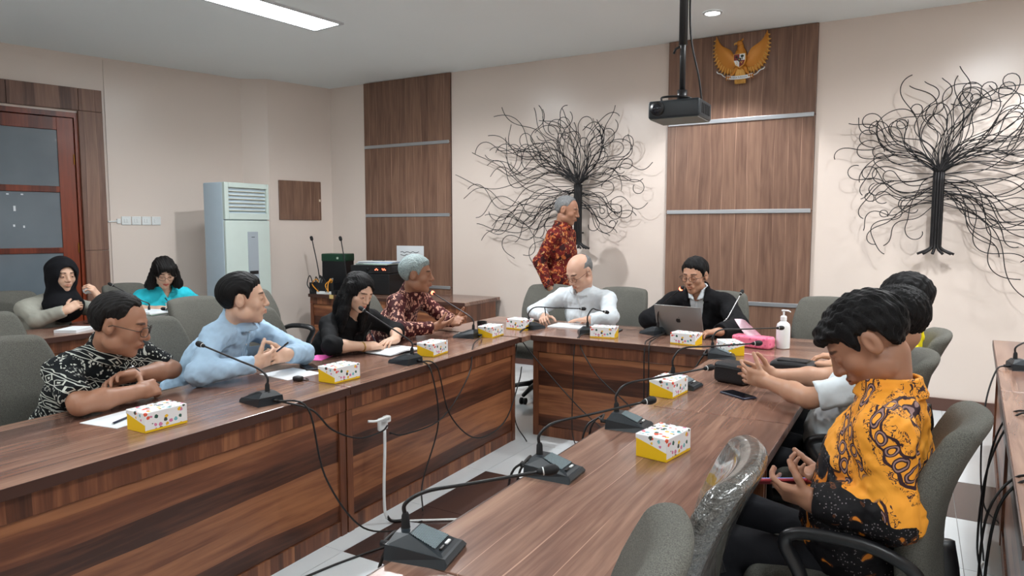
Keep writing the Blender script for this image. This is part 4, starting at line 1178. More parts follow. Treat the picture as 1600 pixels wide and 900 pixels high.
class Fld:
    def __init__(s, xs, ys, zs):
        s.ax = (xs, ys, zs); s.d = np.full((len(xs), len(ys), len(zs)), .5, f32)
    def sl(s, lo, hi):
        out = []
        for k in range(3):
            i = max(0, int(np.searchsorted(s.ax[k], lo[k])) - 1); j = min(len(s.ax[k]), int(np.searchsorted(s.ax[k], hi[k])) + 1)
            if j <= i: return None
            out.append(slice(i, j))
        return tuple(out)
    def coords(s, sl, fr=None):
        x = s.ax[0][sl[0]][:, None, None]; y = s.ax[1][sl[1]][None, :, None]; z = s.ax[2][sl[2]][None, None, :]
        if fr is None: return x, y, z
        x, y, z = x - f32(fr.c[0]), y - f32(fr.c[1]), z - f32(fr.c[2]); r = (fr.R / fr.sc).astype(f32)
        return (x * r[0, 0] + y * r[1, 0] + z * r[2, 0], x * r[0, 1] + y * r[1, 1] + z * r[2, 1], x * r[0, 2] + y * r[1, 2] + z * r[2, 2])
    def add(s, prim, fr=None, k=.01, op='u', cut=None):
        fn, lo, hi = prim; m = k + .02
        if fr is not None:
            cs = np.array([fr.to((x, y, z)) for x in (lo[0], hi[0]) for y in (lo[1], hi[1]) for z in (lo[2], hi[2])]); lo, hi = cs.min(0), cs.max(0)
        sl = s.sl(lo - m, hi + m)
        if sl is None: return s
        b = fn(*s.coords(sl, fr)).astype(f32)
        if fr is not None: b = b * f32(fr.sc)
        if cut is not None:                              # cut = (point, normal): keep the side the normal points away from
            x, y, z = s.coords(sl); p, n = cut
            b = np.maximum(b, (x - f32(p[0])) * f32(n[0]) + (y - f32(p[1])) * f32(n[1]) + (z - f32(p[2])) * f32(n[2]))
        a = s.d[sl]
        s.d[sl] = smin(a, b, f32(k)) if op == 'u' else -smin(-a, b, f32(k))
        return s
    def ripple(s, amp, wl, seed, n=6, squash=(1, 1, 1)):
        rs = np.random.RandomState(seed); m = np.abs(s.d) < .03; ii = np.nonzero(m)
        P = np.stack([s.ax[k][ii[k]] for k in range(3)], 1); v = np.zeros(len(P), f32)
        for _ in range(n):
            kx = rs.normal(size=3) * squash; kx = kx / np.linalg.norm(kx) * 2 * math.pi / (wl * rs.uniform(.6, 1.5))
            v += np.sin(P @ kx + rs.uniform(0, 6.28)).astype(f32)
        s.d[ii] += f32(amp / math.sqrt(n)) * v
        return s
    def mesh(s):
        d = s.d; ins = d < 0
        c = [slice(None, -1), slice(1, None)]; q = np.zeros(tuple(k - 1 for k in d.shape), np.uint8)
        for a in (0, 1):
            for b in (0, 1):
                for e in (0, 1): q += ins[c[a], c[b], c[e]]
        act = (q > 0) & (q < 8); ids = np.full(q.shape, -1, np.int32)
        I = np.nonzero(act); n = len(I[0]); ids[I] = np.arange(n)
        P = np.zeros((n, 3), f32); cnt = np.zeros(n, f32)
        for ax_ in range(3):
            o = [(ax_ + 1) % 3, (ax_ + 2) % 3]
            for u in (0, 1):
                for w in (0, 1):
                    A = [None] * 3; A[ax_] = I[ax_]; A[o[0]] = I[o[0]] + u; A[o[1]] = I[o[1]] + w
                    B = list(A); B[ax_] = A[ax_] + 1
                    da, db = d[tuple(A)], d[tuple(B)]; cr_ = (da < 0) != (db < 0)
                    t = np.where(cr_, da / np.where(cr_, da - db, 1), 0)
                    for k in range(3):
                        base = s.ax[k][A[k]]
                        val = base + t * (s.ax[k][np.minimum(A[k] + 1, len(s.ax[k]) - 1)] - base) if k == ax_ else base
                        P[:, k] += np.where(cr_, val, 0)
                    cnt += cr_
        P /= np.maximum(cnt, 1)[:, None]
        F_ = []
        for ax_ in range(3):
            o = [(ax_ + 1) % 3, (ax_ + 2) % 3]
            s0, s1 = [slice(None)] * 3, [slice(None)] * 3
            s0[ax_] = slice(None, -1); s1[ax_] = slice(1, None)
            for k in o: s0[k] = slice(1, -1); s1[k] = slice(1, -1)
            lo = ins[tuple(s0)]; x = lo != ins[tuple(s1)]
            E_ = list(np.nonzero(x)); low = lo[tuple(E_)]
            E_[o[0]] = E_[o[0]] + 1; E_[o[1]] = E_[o[1]] + 1
            def cell(a, b):
                C = list(E_); C[o[0]] = E_[o[0]] + a; C[o[1]] = E_[o[1]] + b; return ids[tuple(C)]
            qd = np.stack([cell(-1, -1), cell(0, -1), cell(0, 0), cell(-1, 0)], 1)
            qd[~low] = qd[~low][:, ::-1]; F_.append(qd)
        F_ = np.concatenate(F_); F_ = F_[(F_ >= 0).all(1)]
        return P, F_
    def value(s, p):
        i = [min(max(int(np.searchsorted(s.ax[k], p[k])) - 1, 0), len(s.ax[k]) - 2) for k in range(3)]
        t = [(p[k] - s.ax[k][i[k]]) / (s.ax[k][i[k]+1] - s.ax[k][i[k]]) for k in range(3)]
        v = s.d[i[0]:i[0]+2, i[1]:i[1]+2, i[2]:i[2]+2]
        v = v[0] * (1 - t[0]) + v[1] * t[0]; v = v[0] * (1 - t[1]) + v[1] * t[1]; return float(v[0] * (1 - t[2]) + v[1] * t[2])
    def march(s, p, d, n=60):
        p = np.array(p, float); d = unit(d)
        for _ in range(n):
            v = s.value(p)
            if v < .0008: break
            p = p + d * min(max(v, .0008), .02)
        return p

def put_mesh(name, P, F_, mat, parent, origin, tint=None):
    me = mesh_np(name, P - np.array(origin, f32), F_, mat, True)
    if tint is not None:
        at = me.color_attributes.new('tint', 'FLOAT_COLOR', 'POINT')
        at.data.foreach_set('color', np.concatenate([tint, np.ones((len(tint), 1))], 1).astype(f32).ravel())
    return obj(name, me, parent)

# ---- materials for people
def skin_mat(name, c):
    g = G(name, .48, 0, .4); v = g.vec(*g.co())
    n = g.noise(v, 30, 3)
    base = g.mix(n * .25, c, tuple(k * q for k, q in zip(c, (.82, .70, .66))))
    g.col(g.mix(1.0, base, g.attr('tint'), 'MULTIPLY'))
    g.b.inputs['Subsurface Weight'].default_value = .12
    g.b.inputs['Subsurface Radius'].default_value = (.010, .004, .002)
    g.bump(g.noise(v, 240, 2), .0008, .25); return g.m
def hair_mat(name, c, c2=None, rough=.5, spec=.22):
    g = G(name, rough, 0, spec); x = g.co()
    s_ = g.noise(g.vec(x[0] * 30, x[1] * 30, x[2] * 8), 18, 3, .4)
    g.col(g.mix(s_.ss(.35, .7), c, c2 or tuple(k * 1.6 + .001 for k in c))); g.bump(s_, .004, .6); return g.m
def cloth_mat(name, c, c2=None, rough=.85, fold=.35):
    g = G(name, rough, 0, .25); v = g.vec(*g.co())
    n = g.noise(v, 5, 3, .6)
    g.col(g.mix(n.ss(.3, .7), c, c2 or tuple(k * .88 for k in c)))
    h = g.noise(v, 9, 2, 2.0) + g.noise(v, 500, 1) * .04; g.bump(h, .010, fold * .75); return g.m
SK = {'tan': skin_mat('tan_skin', srgb(192, 148, 122)), 'light': skin_mat('light_skin', srgb(216, 178, 154)), 'brown': skin_mat('brown_skin', srgb(166, 122, 98)), 'pink': skin_mat('rosy_skin', srgb(212, 172, 150))}
HR = {'black': hair_mat('black_hair', srgb(9, 9, 11)), 'brownblack': hair_mat('dark_brown_hair', srgb(15, 13, 13)), 'grey': hair_mat('silver_hair', srgb(110, 126, 128), srgb(188, 204, 204), .5), 'salt': hair_mat('salt_and_pepper_hair', srgb(96, 98, 100), srgb(150, 152, 152), .5)}
g = G('eyeball', .15); g.col(g.attr('tint')); eye_m = g.m
M['trouser'] = cloth_mat('charcoal_trousers', srgb(30, 31, 36))
M['shoe'] = plain('black_shoe_leather', srgb(18, 17, 17), .3)
M['glass'] = plain('spectacle_metal', srgb(70, 62, 58), .35, .6)
g = G('spectacle_lens', .03); g.col((1, 1, 1)); g.b.inputs['Transmission Weight'].default_value = 1.; g.b.inputs['IOR'].default_value = 1.02; g.b.inputs['Alpha'].default_value = .25
lens_m = g.m

def add_head(F, fr, jaw=1.0, nose=1.0, eye_open=.5, lips=1.0, ears=True, cheek=1.0):
    a = lambda p, k=.012, op='u': F.add(p, fr, k * fr.sc, op)
    a(ell((0, -.012, .035), (.076, .097, .084)), .001)
    a(ell((0, .030, -.005), (.064, .062, .086)), .02)
    a(ell((0, .026, -.062), (.053 * jaw, .058, .052)), .02)
    a(ell((0, .066, -.097), (.024, .022, .020)), .02)
    for s in (-1, 1):
        a(ell((s * .043, .056, -.024), (.021 * cheek, .022, .020 * cheek)), .02)
        a(ell((s * .050 * jaw, .005, -.068), (.014, .026, .024)), .02)
    a(cap((-.034, .079, .026), (.034, .079, .026), .011), .014)
    for s in (-1, 1):
        a(ell((s * .031, .098, .003), (.019, .014, .012)), .012, 's')
        a(ell((s * .031, .0765, .003), (.0165, .0155, .0145)), .004)
        if eye_open > 0:
            a(ell((s * .031, .094, .0005), (.0130, .008, .0046 * eye_open)), .002, 's')
    a(cap((0, .090, .018), (0, .1055 * (1 + .02 * nose), -.026), .0070, .0120 * nose), .012)
    for s in (-1, 1): a(ell((s * .0130 * nose, .095, -.030), (.0085, .012, .0085)), .006)
    a(ell((0, .084, -.058), (.026, .017, .018)), .012)
    for s in (-1, 1):
        a(cap((0, .1005, -.0545), (s * .021, .090, -.0590), .0050 * lips, .0030), .004)
        a(cap((0, .0995, -.0665), (s * .019, .090, -.0615), .0062 * lips, .0030), .004)
    a(cap((-.022, .0975, -.0605), (.022, .0975, -.0605), .0022), .004, 's')
    if ears:
        for s in (-1, 1):
            a(ell((s * .078, -.012, .0), (.010, .021, .033)), .006)
            a(ell((s * .089, -.006, .004), (.007, .010, .018)), .004, 's')

def face_tint(P, fr, brow=(.16, .13, .12), lips=(.88, .68, .65), beard=None, browless=False):
    q = fr.loc(P); x, y, z = q[:, 0], q[:, 1], q[:, 2]; ax_ = np.abs(x); T_ = np.ones((len(P), 3))
    def blend(w, c):
        w = np.clip(w, 0, 1)[:, None]; T_[:] = T_ * (1 - w) + T_ * np.array(c) * w
    inh = (np.abs(x) < .11) & (np.abs(y) < .14) & (np.abs(z) < .15)
    near = inh & (y > .05)
    blend(near * (1.25 - ((ax_ / .023)**2 + ((z + .0605) / .0095)**2)) * 3 * (y > .085), lips)
    zb = .0285 + .10 * (ax_ - .012) - 4.5 * np.maximum(ax_ - .030, 0)**2 * 3
    if not browless: blend(near * (1.15 - (((ax_ - .031) / .020)**4 + ((z - zb) / .0052)**2)) * 2.2, brow)
    blend(near * (1 - (((ax_ - .031) / .026)**2 + ((z - .002) / .017)**2)) * .8, (.80, .72, .70))
    blend(inh * (y > .07) * (1 - ((x / .022)**2 + ((z + .028) / .016)**2)) * .5, (.95, .84, .82))
    if beard:
        blend(near * (1 - ((x / .030)**2 + ((z + .047) / .007)**2)) * beard, (.30, .27, .26))
        blend(near * (1 - ((x / .028)**2 + ((z + .092) / .022)**2)) * beard, (.34, .30, .28))
    return T_

def add_hand(F, wrist, d, n, side, curl=.5, spread=.10, thumb=.3, sc=1.0):
    """d: towards the fingertips, n: out of the palm, side +1 when the thumb lies to cross(n, d)... its sign"""
    d = unit(d); n = unit(np.array(n, float) - d * (np.array(n, float) @ d)); l = np.cross(d, n) * side
    w = np.array(wrist, float); S = sc
    fr = Frame(w, l, d, n, S)
    F.add(rbx((0, .047, 0), (.039, .046, .0135), .012), fr, .012)
    F.add(cap((0, -.02, 0), (0, .03, 0), .025, .024), fr, .02)
    F.add(ell((.024, .030, .008), (.018, .030, .015)), fr, .012)
    cu = curl if isinstance(curl, (tuple, list)) else (curl,) * 4
    for k, (off, ln, r, rt) in enumerate(((.0305, .070, .0088, .089), (.0102, .078, .0090, .093), (-.0102, .072, .0086, .090), (-.0290, .056, .0078, .082))):
        p = A3(off, rt, 0); ang = 0.; sp = spread * (1.5 - k) * .7
        for j, q in enumerate((.46, .30, .24)):
            ang += cu[k] * (.85, 1.15, .8)[j]
            v = A3(math.sin(sp) * math.cos(ang), math.cos(sp) * math.cos(ang), math.sin(ang))
            p2 = p + v * ln * q
            F.add(cap(p, p2, r * (1 - .10 * j), r * (1 - .10 * (j + 1))), fr, .0035 if j else .006)
            p = p2
    p = A3(.030, .028, .006)
    for j, (ln, r) in enumerate(((.040, .0125), (.030, .0105), (.024, .0095))):
        a = 1.0 - thumb * j * .6
        v = unit(A3(math.sin(a) * .9, math.cos(a), .18 + thumb * .55 * (j + .5)))
        p2 = p + v * ln; F.add(cap(p, p2, r, r * .88), fr, .006); p = p2
    return fr

def hair_field(fr, spec, h=.0032, lo=(-.17, -.19, -.36), hi=(.17, .16, .20)):
    cs = np.array([fr.to((x, y, z)) for x in (lo[0], hi[0]) for y in (lo[1], hi[1]) for z in (lo[2], hi[2])]); a, b = cs.min(0), cs.max(0)
    F = Fld(*[axis(a[k], b[k], h) for k in range(3)])
    t = spec.get('t', .012)
    sl = tuple(slice(0, len(x)) for x in F.ax)
    x, y, z = F.coords(sl, fr)
    ec = ell((0, -.012 - spec.get('back', 0), .035 + spec.get('lift', 0)), (.076, .097, .084))
    F.d = (ec[0](x, y, z) * fr.sc).astype(f32)
    th = t
    if 'line' in spec:
        L = spec['line']; zm = np.interp(y, [q[0] for q in L], [q[1] for q in L]).astype(f32)
        if spec.get('recede'): zm = zm + f32(spec['recede']) * np.clip((np.abs(x) - .02) / .03, 0, 1) * np.clip((y - .02) / .03, 0, 1) * np.clip((.065 - np.abs(x)) / .01, 0, 1)
        if spec.get('part'): zm = zm + spec['part'] * x * np.clip(y / .05, 0, 1)
        jag = spec.get('jag', .003)
        zm = zm + jag * np.sin(x * 330 + np.sin(y * 170) * 2) + jag * np.sin(y * 410 + x * 90)
        up = np.clip((z - zm) / spec.get('taper', .034), 0, 1)
        th = -.002 + (t + .002) * np.sqrt(up)
    F.d -= (np.float32(fr.sc) * th).astype(f32) if 'line' in spec else f32(t * fr.sc)
    for p in spec.get('extra', []): F.add(p, fr, spec.get('ek', .02))
    if 'line' in spec:
        F.d = -smin(-F.d, -((zm - z) * f32(.8 * fr.sc)).astype(f32), f32(.004))
    if 'bald' in spec:                                   # remove the top: an ellipsoid of bare scalp
        F.add(ell(*spec['bald']), fr, .008, 's')
    if 'face' in spec:
        for p in spec['face']: F.add(ell(*p), fr, .012, 's')
    am = spec.get('streak', .0022)
    rs = np.random.RandomState(3 + spec.get('seed', 1)); v = 0
    for q in range(5):
        kx, ky, kz = rs.normal(size=3) * spec.get('freq', (400, 130, 60)); v = v + np.sin(kx * x + ky * y + kz * z + rs.uniform(0, 6))
    F.d += (am * .5 * v * fr.sc).astype(f32)
    return F

def glasses(fr, parent, origin, m=None, w=.026, h=.019, round_=1.0, lens=True):
    m = m or M['glass']
    t = None; rim = []
    mb_ = MB()
    for s in (-1, 1):
        loop = []
        for k in range(20):
            a = 2 * math.pi * k / 20; ca, sa = math.cos(a), math.sin(a)
            e = .75 if round_ < 1 else 1.0
            xx = s * .0325 + w * math.copysign(abs(ca) ** e, ca); zz = .0 + h * math.copysign(abs(sa) ** e, sa)
            loop.append(fr.to((xx, .112 - 3.0 * (abs(xx) - .01) ** 2 * 2.2, zz)))
        mb_.raw(*tube_vf(np.array(loop), .0016, 6, True))
        mb_.raw(*tube_vf([fr.to((s * (.0325 + w), .101, .004)), fr.to((s * .079, .085, .006)), fr.to((s * .084, .0, .008)), fr.to((s * .083, -.02, -.004))], .0018, 6))
    mb_.raw(*tube_vf([fr.to((-.0075, .1115, .002)), fr.to((0, .1165, .005)), fr.to((.0075, .1115, .002))], .0017, 6))
    mb_.v = [v_ - np.array(origin) for v_ in mb_.v]
    o = mb_.build('eyeglasses', m, parent, True)
    if lens:
        for s in (-1, 1):
            c = [fr.to((s * .0325, .1105, 0))] + [fr.to((s * .0325 + w * math.cos(a), .112 - 6.6 * (abs(s * .0325 + w * math.cos(a)) - .01) ** 2, h * math.sin(a))) for a in np.linspace(0, 2 * math.pi, 20, endpoint=False)]
            MB().raw(np.array(c) - np.array(origin), [(0, i, i % 20 + 1) for i in range(1, 21)]).build('lens', lens_m, o)
    return o

HL_MALE = [(-.14, -.085), (-.055, -.068), (-.040, -.030), (-.034, .012), (-.012, .030), (.012, .022), (.022, -.004), (.030, .006), (.040, .040), (.062, .064), (.12, .076)]

def person(S):
    """S: joints in world metres. Builds body (one surface), hair, clothes; parts are stored relative to the root."""
    yaw = R(S['yaw']); fwd = A3(math.cos(yaw), math.sin(yaw), 0); right = A3(math.sin(yaw), -math.cos(yaw), 0); UP = A3(0, 0, 1)
    pel, nb = A3(*S['pelvis']), A3(*S['neck'])
    org = A3(pel[0], pel[1], 0)
    root = thing('person', S['label'], 'person', tuple(org), 0, None)
    hs = S.get('hscale', 1.06)
    fr = head_frame(S['head'], *S['look'], hs)
    sw = S.get('sw', .185); bulk = S.get('bulk', 1.0)
    sp = unit(nb - pel)
    sho = {s: A3(*S['sho'][s]) if 'sho' in S else nb + right * sw * (1 if s == 'R' else -1) - sp * .055 - UP * .01 for s in 'RL'}
    # --- body
    pts = [S['head'], nb, pel] + list(sho.values())
    fx_, fy_, fz_ = [[(S['head'][k] - .15, S['head'][k] + .15, S.get('hres', .0040))] for k in range(3)]
    hands = {}
    for s in 'RL':
        if s in S['arms']:
            ar = S['arms'][s]; pts += [ar['elb'], ar['wr']]
            dd = unit(ar['dir']); c = A3(*ar['wr']) + dd * .09; pts.append(c + dd * .1)
            for k, ff_ in enumerate((fx_, fy_, fz_)): ff_.append((c[k] - .13, c[k] + .13, S.get('handres', .0042)))
    pts = np.array([np.array(p, float) for p in pts]); lo, hi = pts.min(0) - .14, pts.max(0) + .16
    lo[2] = min(lo[2], pel[2] - .05)
    F = Fld(*[axis(lo[k], hi[k], .012, (fx_, fy_, fz_)[k]) for k in range(3)])
    F.add(ecap(pel, lerp(pel, nb, .8), right, .11, .08, .12, .075), None, .03)
    F.add(cap(lerp(nb, sho['R'], .6), lerp(nb, sho['L'], .6), .045), None, .05)
    F.add(cap(nb - sp * .04, fr.to((0, -.020, -.055)), .060 * S.get('neckr', 1.), .054 * S.get('neckr', 1.)), None, .03)
    add_head(F, fr, **S.get('face', {}))
    for s in 'RL':
        if s not in S['arms']: continue
        ar = S['arms'][s]; k = ar.get('k', 1.)
        F.add(cap(sho[s], ar['elb'], .044 * k, .040 * k), None, .02)
        F.add(cap(ar['elb'], lerp(ar['elb'], ar['wr'], .35), .040 * k, .043 * k), None, .02)
        F.add(cap(lerp(ar['elb'], ar['wr'], .35), ar['wr'], .042 * k, .027 * k), None, .02)
        th = 1 if s == 'R' else -1
        hands[s] = add_hand(F, ar['wr'], ar['dir'], ar['n'], th, ar.get('curl', .4), ar.get('spread', .1), ar.get('thumb', .3), S.get('hand', 1.0))
    P, Q = F.mesh()
    tint = face_tint(P, fr, **S.get('tint', {}))
    body = put_mesh('body', P, Q, SK[S['skin']], root, org, tint)
    # --- eyes
    eo = S.get('face', {}).get('eye_open', .5)
    if eo > 0:
        gz = unit(A3(*S.get('gaze', (0, 1, -.1))))
        for s in (-1, 1):
            c = A3(s * .031, .0768, .003); v_, f_ = [], []
            for i in range(15):
                for j in range(24):
                    a, b = math.pi * i / 14, 2 * math.pi * j / 24; v_.append((math.sin(a) * math.cos(b), math.cos(a), math.sin(a) * math.sin(b)))
            for i in range(14):
                for j in range(24): f_.append((i*24 + j, i*24 + (j+1) % 24, (i+1)*24 + (j+1) % 24, (i+1)*24 + j))
            v_ = np.array(v_); ang = np.arccos(np.clip(v_ @ gz, -1, 1))
            tn = np.where((ang < .50)[:, None], A3(.02, .012, .01), A3(.74, .70, .68))
            W = np.array([fr.to(c + q * .0138) for q in v_])
            put_mesh('eye', W, np.array(f_), eye_m, body, org, tn)
    # --- hair / head cover
    if S.get('hair'):
        hf = hair_field(fr, S['hair'], S.get('hairres', .0042)); P, Q = hf.mesh()
        if len(P): put_mesh(S['hair'].get('name', 'hair'), P, Q, S['hair']['mat'], root, org)
    # --- upper garment
    res = S.get('cres', .0086)
    inf = S.get('loose', .012)
    pts = [pel - (0, 0, .12), nb + UP * .08] + list(sho.values()) + [S['arms'][s][q] for s in S['arms'] for q in ('elb', 'wr')]
    pts = np.array([np.array(p, float) for p in pts]); lo, hi = pts.min(0) - .16, pts.max(0) + .16
    C = Fld(*[axis(lo[k], hi[k], res) for k in range(3)])
    dp = S.get('depth', .112) * bulk
    ch = lerp(pel, nb, .60) + fwd * .012
    C.add(ecap(pel - UP * .06, pel + sp * .12 + fwd * S.get('belly', .0), right, .168 * bulk, dp * 1.05, .165 * bulk, dp * (1.05 + S.get('belly', 0) * 3)), None, .05)
    C.add(ecap(pel + sp * .10 + fwd * S.get('belly', 0) * .6, ch, right, .162 * bulk, dp * 1.02, .172 * bulk, dp), None, .06)
    C.add(ecap(ch, lerp(pel, nb, .88), right, .172 * bulk, dp, .125 * bulk, dp * .72), None, .06)
    C.add(cap(lerp(sho['R'], sho['L'], .12), lerp(sho['R'], sho['L'], .88), .058), None, .06)
    if S.get('bust'):
        for s in (-1, 1): C.add(ell(lerp(pel, nb, .62) + right * s * .075 + fwd * .085, (.06, .06, .06)), None, .05)
    for s in 'RL':
        C.add(cap(sho[s], lerp(nb, sho[s], .15) + UP * .002 - fwd * .012, .050, .050), None, .05)
    slv = S.get('sleeve', 'long')
    for s in 'RL':
        if s not in S['arms']: continue
        ar = S['arms'][s]; k = ar.get('k', 1.); e, w = A3(*ar['elb']), A3(*ar['wr'])
        ax1, ax2 = unit(e - sho[s]), unit(w - e)
        if slv == 'short':
            fl = ar.get('short', .72)
            C.add(cap(sho[s], e, .060 * k, .060 * k), None, .045, cut=(lerp(sho[s], e, fl), ax1))
        else:
            fl = {'long': .97, 'mid': .45}.get(slv, slv if isinstance(slv, float) else .97)
            C.add(cap(sho[s], e, .062 * k, .054 * k), None, .045)
            C.add(cap(e, w, .058 * k, .040 * k + .004), None, .03, cut=(lerp(e, w, fl), ax2))
    wl = S.get('wrinkle', .0022)
    C.ripple(wl, .075, S.get('seed', 1)); C.ripple(wl * .6, .035, S.get('seed', 1) + 50)
    zc = unit(unit(fr.to((0, -.02, -.05)) - nb) + UP * .5 + sp * .3); yc = unit(fwd - zc * (fwd @ zc)); nf = Frame(nb + zc * .034, np.cross(yc, zc), yc, zc)
    # neck opening
    C.add(cap(nb - sp * .025, fr.to((0, -.02, -.05)), S.get('open', .062), .066), None, .006, 's')
    sl = C.sl(nb - .2, nb + .2)
    if S.get('collar', True):
        x, y, z = C.coords(sl, nf); ch_ = S.get('collar_h', .058); vg = S.get('vgap', .55)
        rho = np.sqrt(x * x + ((y - .006) * .93)**2)
        rad = .072 * max(1, S.get('neckr', 1.)) - .16 * z + .25 * np.maximum(0, .010 - z)
        d = np.maximum(np.abs(rho - rad) - .0066, np.abs(z - (ch_ * .5 - .020)) - ch_ * .5 - .006)
        gap = .004 + np.maximum(0, z + .030) * vg
        d = np.maximum(d, np.where(y > 0, gap - np.abs(x), -.05))
        C.d[sl] = smin(C.d[sl], d.astype(f32), f32(.006))
        if S.get('vneck'):                               # a V below the collar
            vn = S['vneck']
            cutv = np.maximum(np.abs(x) - np.maximum(0, (z + vn)) * .42, -(y - .01))
            C.d[sl] = np.maximum(C.d[sl], -cutv.astype(f32))
    elif S.get('vneck'):
        x, y, z = C.coords(sl, nf); vn = S['vneck']
        cutv = np.maximum(np.abs(x) - np.maximum(0, (z + vn)) * .42, -(y - .01)); C.d[sl] = np.maximum(C.d[sl], -cutv.astype(f32))
    if S.get('jacket'):
        JK = Fld(*C.ax); JK.d = C.d - f32(.011)
        sl2 = JK.sl(nb - .5, nb + .3); x, y, z = JK.coords(sl2, nf)
        # re-open neck, V front, lapels along the V, cuffs shorter
        vh = .36
        edge = np.abs(x) - (.004 + np.maximum(0, z + vh) * .155)
        band = np.clip(1 - np.abs(edge - .026) / .028, 0, 1) * (z > -vh) * (y > 0)
        JK.d[sl2] -= (np.clip(band * 3, 0, 1) * .006).astype(f32)
        JK.d[sl2] = np.maximum(JK.d[sl2], np.where(y > -.02, -edge, -.3).astype(f32))
        JK.add(cap(nb + UP * .012, fr.to((0, -.02, -.05)), .070, .085), None, .006, 's')
        P, Q = JK.mesh(); put_mesh('jacket', P, Q, S['jacket'], root, org)
    P, Q = C.mesh()
    shirt = put_mesh(S.get('top_name', 'shirt'), P, Q, S['top'], root, org)
    # --- placket and buttons
    if S.get('buttons'):
        line = []
        for k in range(15):
            p = nb + fwd * .30 - sp * (.045 + .022 * k) + right * S.get('bx', 0)
            line.append(C.march(p, -fwd) + fwd * .0015)
        line = np.array(line)
        v_ = []
        for p in line: v_ += [p - right * .011 - fwd * .004, p - right * .011 + fwd * .0012, p + right * .011 + fwd * .0012, p + right * .011 - fwd * .004]
        f_ = []
        for k in range(len(line) - 1):
            a = 4 * k
            for q in range(4): f_.append((a + q, a + (q+1) % 4, a + 4 + (q+1) % 4, a + 4 + q))
        MB().raw(np.array(v_) - org, f_).build('placket', S['buttons'], shirt, True)
        for k in range(1, 14, 4):
            p = line[k] - org; MB().tube([p, p + fwd * .004], .0055, 8).build('button', S.get('button_m', M['white_pl']), shirt)
    if S.get('pocket'):
        c = C.march(lerp(pel, nb, .62) + fwd * .3 + right * S['pocket'], -fwd); pk = []
        for (u, w) in ((-.05, .05), (.05, .05), (.05, -.055), (0, -.07), (-.05, -.055)):
            p = C.march(c + right * u + UP * w + fwd * .12, -fwd) + fwd * .002; pk.append(p - org)
        n_ = len(pk); MB().raw(pk + [p - fwd * .006 for p in pk], [tuple(range(n_))] + [(i, (i+1) % n_, n_ + (i+1) % n_, n_ + i) for i in range(n_)]).build('breast_pocket', S['top'], shirt)
    # --- trousers and shoes
    if S.get('legs', True):
        st = S.get('stand', False)
        L_ = None if not st else Fld(*[axis(a, b, .013) for a, b in zip(A3(pel[0] - .45, pel[1] - .4, 0), A3(pel[0] + .45, pel[1] + .4, pel[2] + .18))])
        if not st: L_ = Fld(axis(pel[0] - .68, pel[0] + .68, .018), axis(pel[1] - .68, pel[1] + .68, .018), axis(.02, pel[2] + .18, .018))
        L_.add(ecap(pel - right * .0 - UP * .05, pel + UP * .03, right, .168 * bulk, .12, .155 * bulk, .11), None, .04)
        for q, s in enumerate((-1, 1)):
            hip = pel + right * s * .088 - UP * .05
            if st:
                sg = S['stride'] * s; knee = hip + fwd * (sg * .5 + .03) - UP * (hip[2] - .47); ank = knee + fwd * (sg * .45 - .05) - UP * .37
            else:
                sx_ = S.get('splay', .06)
                knee = hip + fwd * S.get('thigh', .40) + right * s * sx_ + UP * (.47 - hip[2]); ank = knee - fwd * S.get('tuck', .06) - UP * .38
            L_.add(cap(hip, knee, .085, .064), None, .04); L_.add(cap(knee, ank, .062, .046), None, .03)
            fo = ank - UP * (ank[2] - .05)
            SH = Fld(*[axis(a, b, .012) for a, b in zip(fo - (.32, .32, .07), fo + (.32, .32, .09))])
            SH.add(cap(fo - fwd * .04 - UP * .0, fo + fwd * .15 - UP * .008, .042, .036), None, .02); SH.add(cap(fo - fwd * .03, fo + UP * .05, .04, .042), None, .02)
            SH.d = np.maximum(SH.d, (.006 - SH.ax[2])[None, None, :])
            P, Q = SH.mesh(); put_mesh('shoe', P, Q, M['shoe'], root, org)
        L_.ripple(.003, .10, 9)
        P, Q = L_.mesh(); put_mesh('trousers', P, Q, S.get('bottom', M['trouser']), root, org)
    if S.get('glasses'): glasses(fr, body, org, **(S['glasses'] if isinstance(S['glasses'], dict) else {}))
    return dict(root=root, fr=fr, org=org, body=body, hands=hands, shirt=C, sho=sho, fwd=fwd, right=right)
# ================================================================== shirt cloths
def batik_black():
    g = G('black_white_batik', .85, 0, .2); x, y, z = g.co()
    w = g.noise(g.vec(x, y, z), 6, 2)
    s = z + y * .38 + x * .15 + (w - .5) * .03
    per = .135
    k = (s / per).fract(); u = y - x * .55 + s * .2
    a = ((u / .05).fract() - .5).abs(); b = (k / .36 - .5).abs()
    inb = k.lt(.36); di = a + b
    line = (di - .40).abs().lt(.06).s
    L1 = V(g.t, line); dot = di.lt(.13); bord = b.gt(.42)
    zig = ((((u / .036).fract() - .5).abs() - (k - .40) / .10).abs()).lt(.13) * k.gt(.38) * k.lt(.52)
    v2 = g.vor(g.vec(x, y, z), 58); dots = v2.lt(.30) * k.gt(.56)
    leaf = g.noise(g.vec(x * 2, y * 2, z), 26, 1, 1.2).gt(.66) * k.gt(.54)
    m_ = (inb * (L1.mx(dot)).mx(bord * inb)).mx(zig).mx(dots).mx(leaf)
    g.col(g.mix(m_, srgb(20, 24, 27), srgb(196, 200, 192))); h = g.noise(g.vec(x, y, z), 12, 3, 1); g.bump(h, .02, .3); return g.m
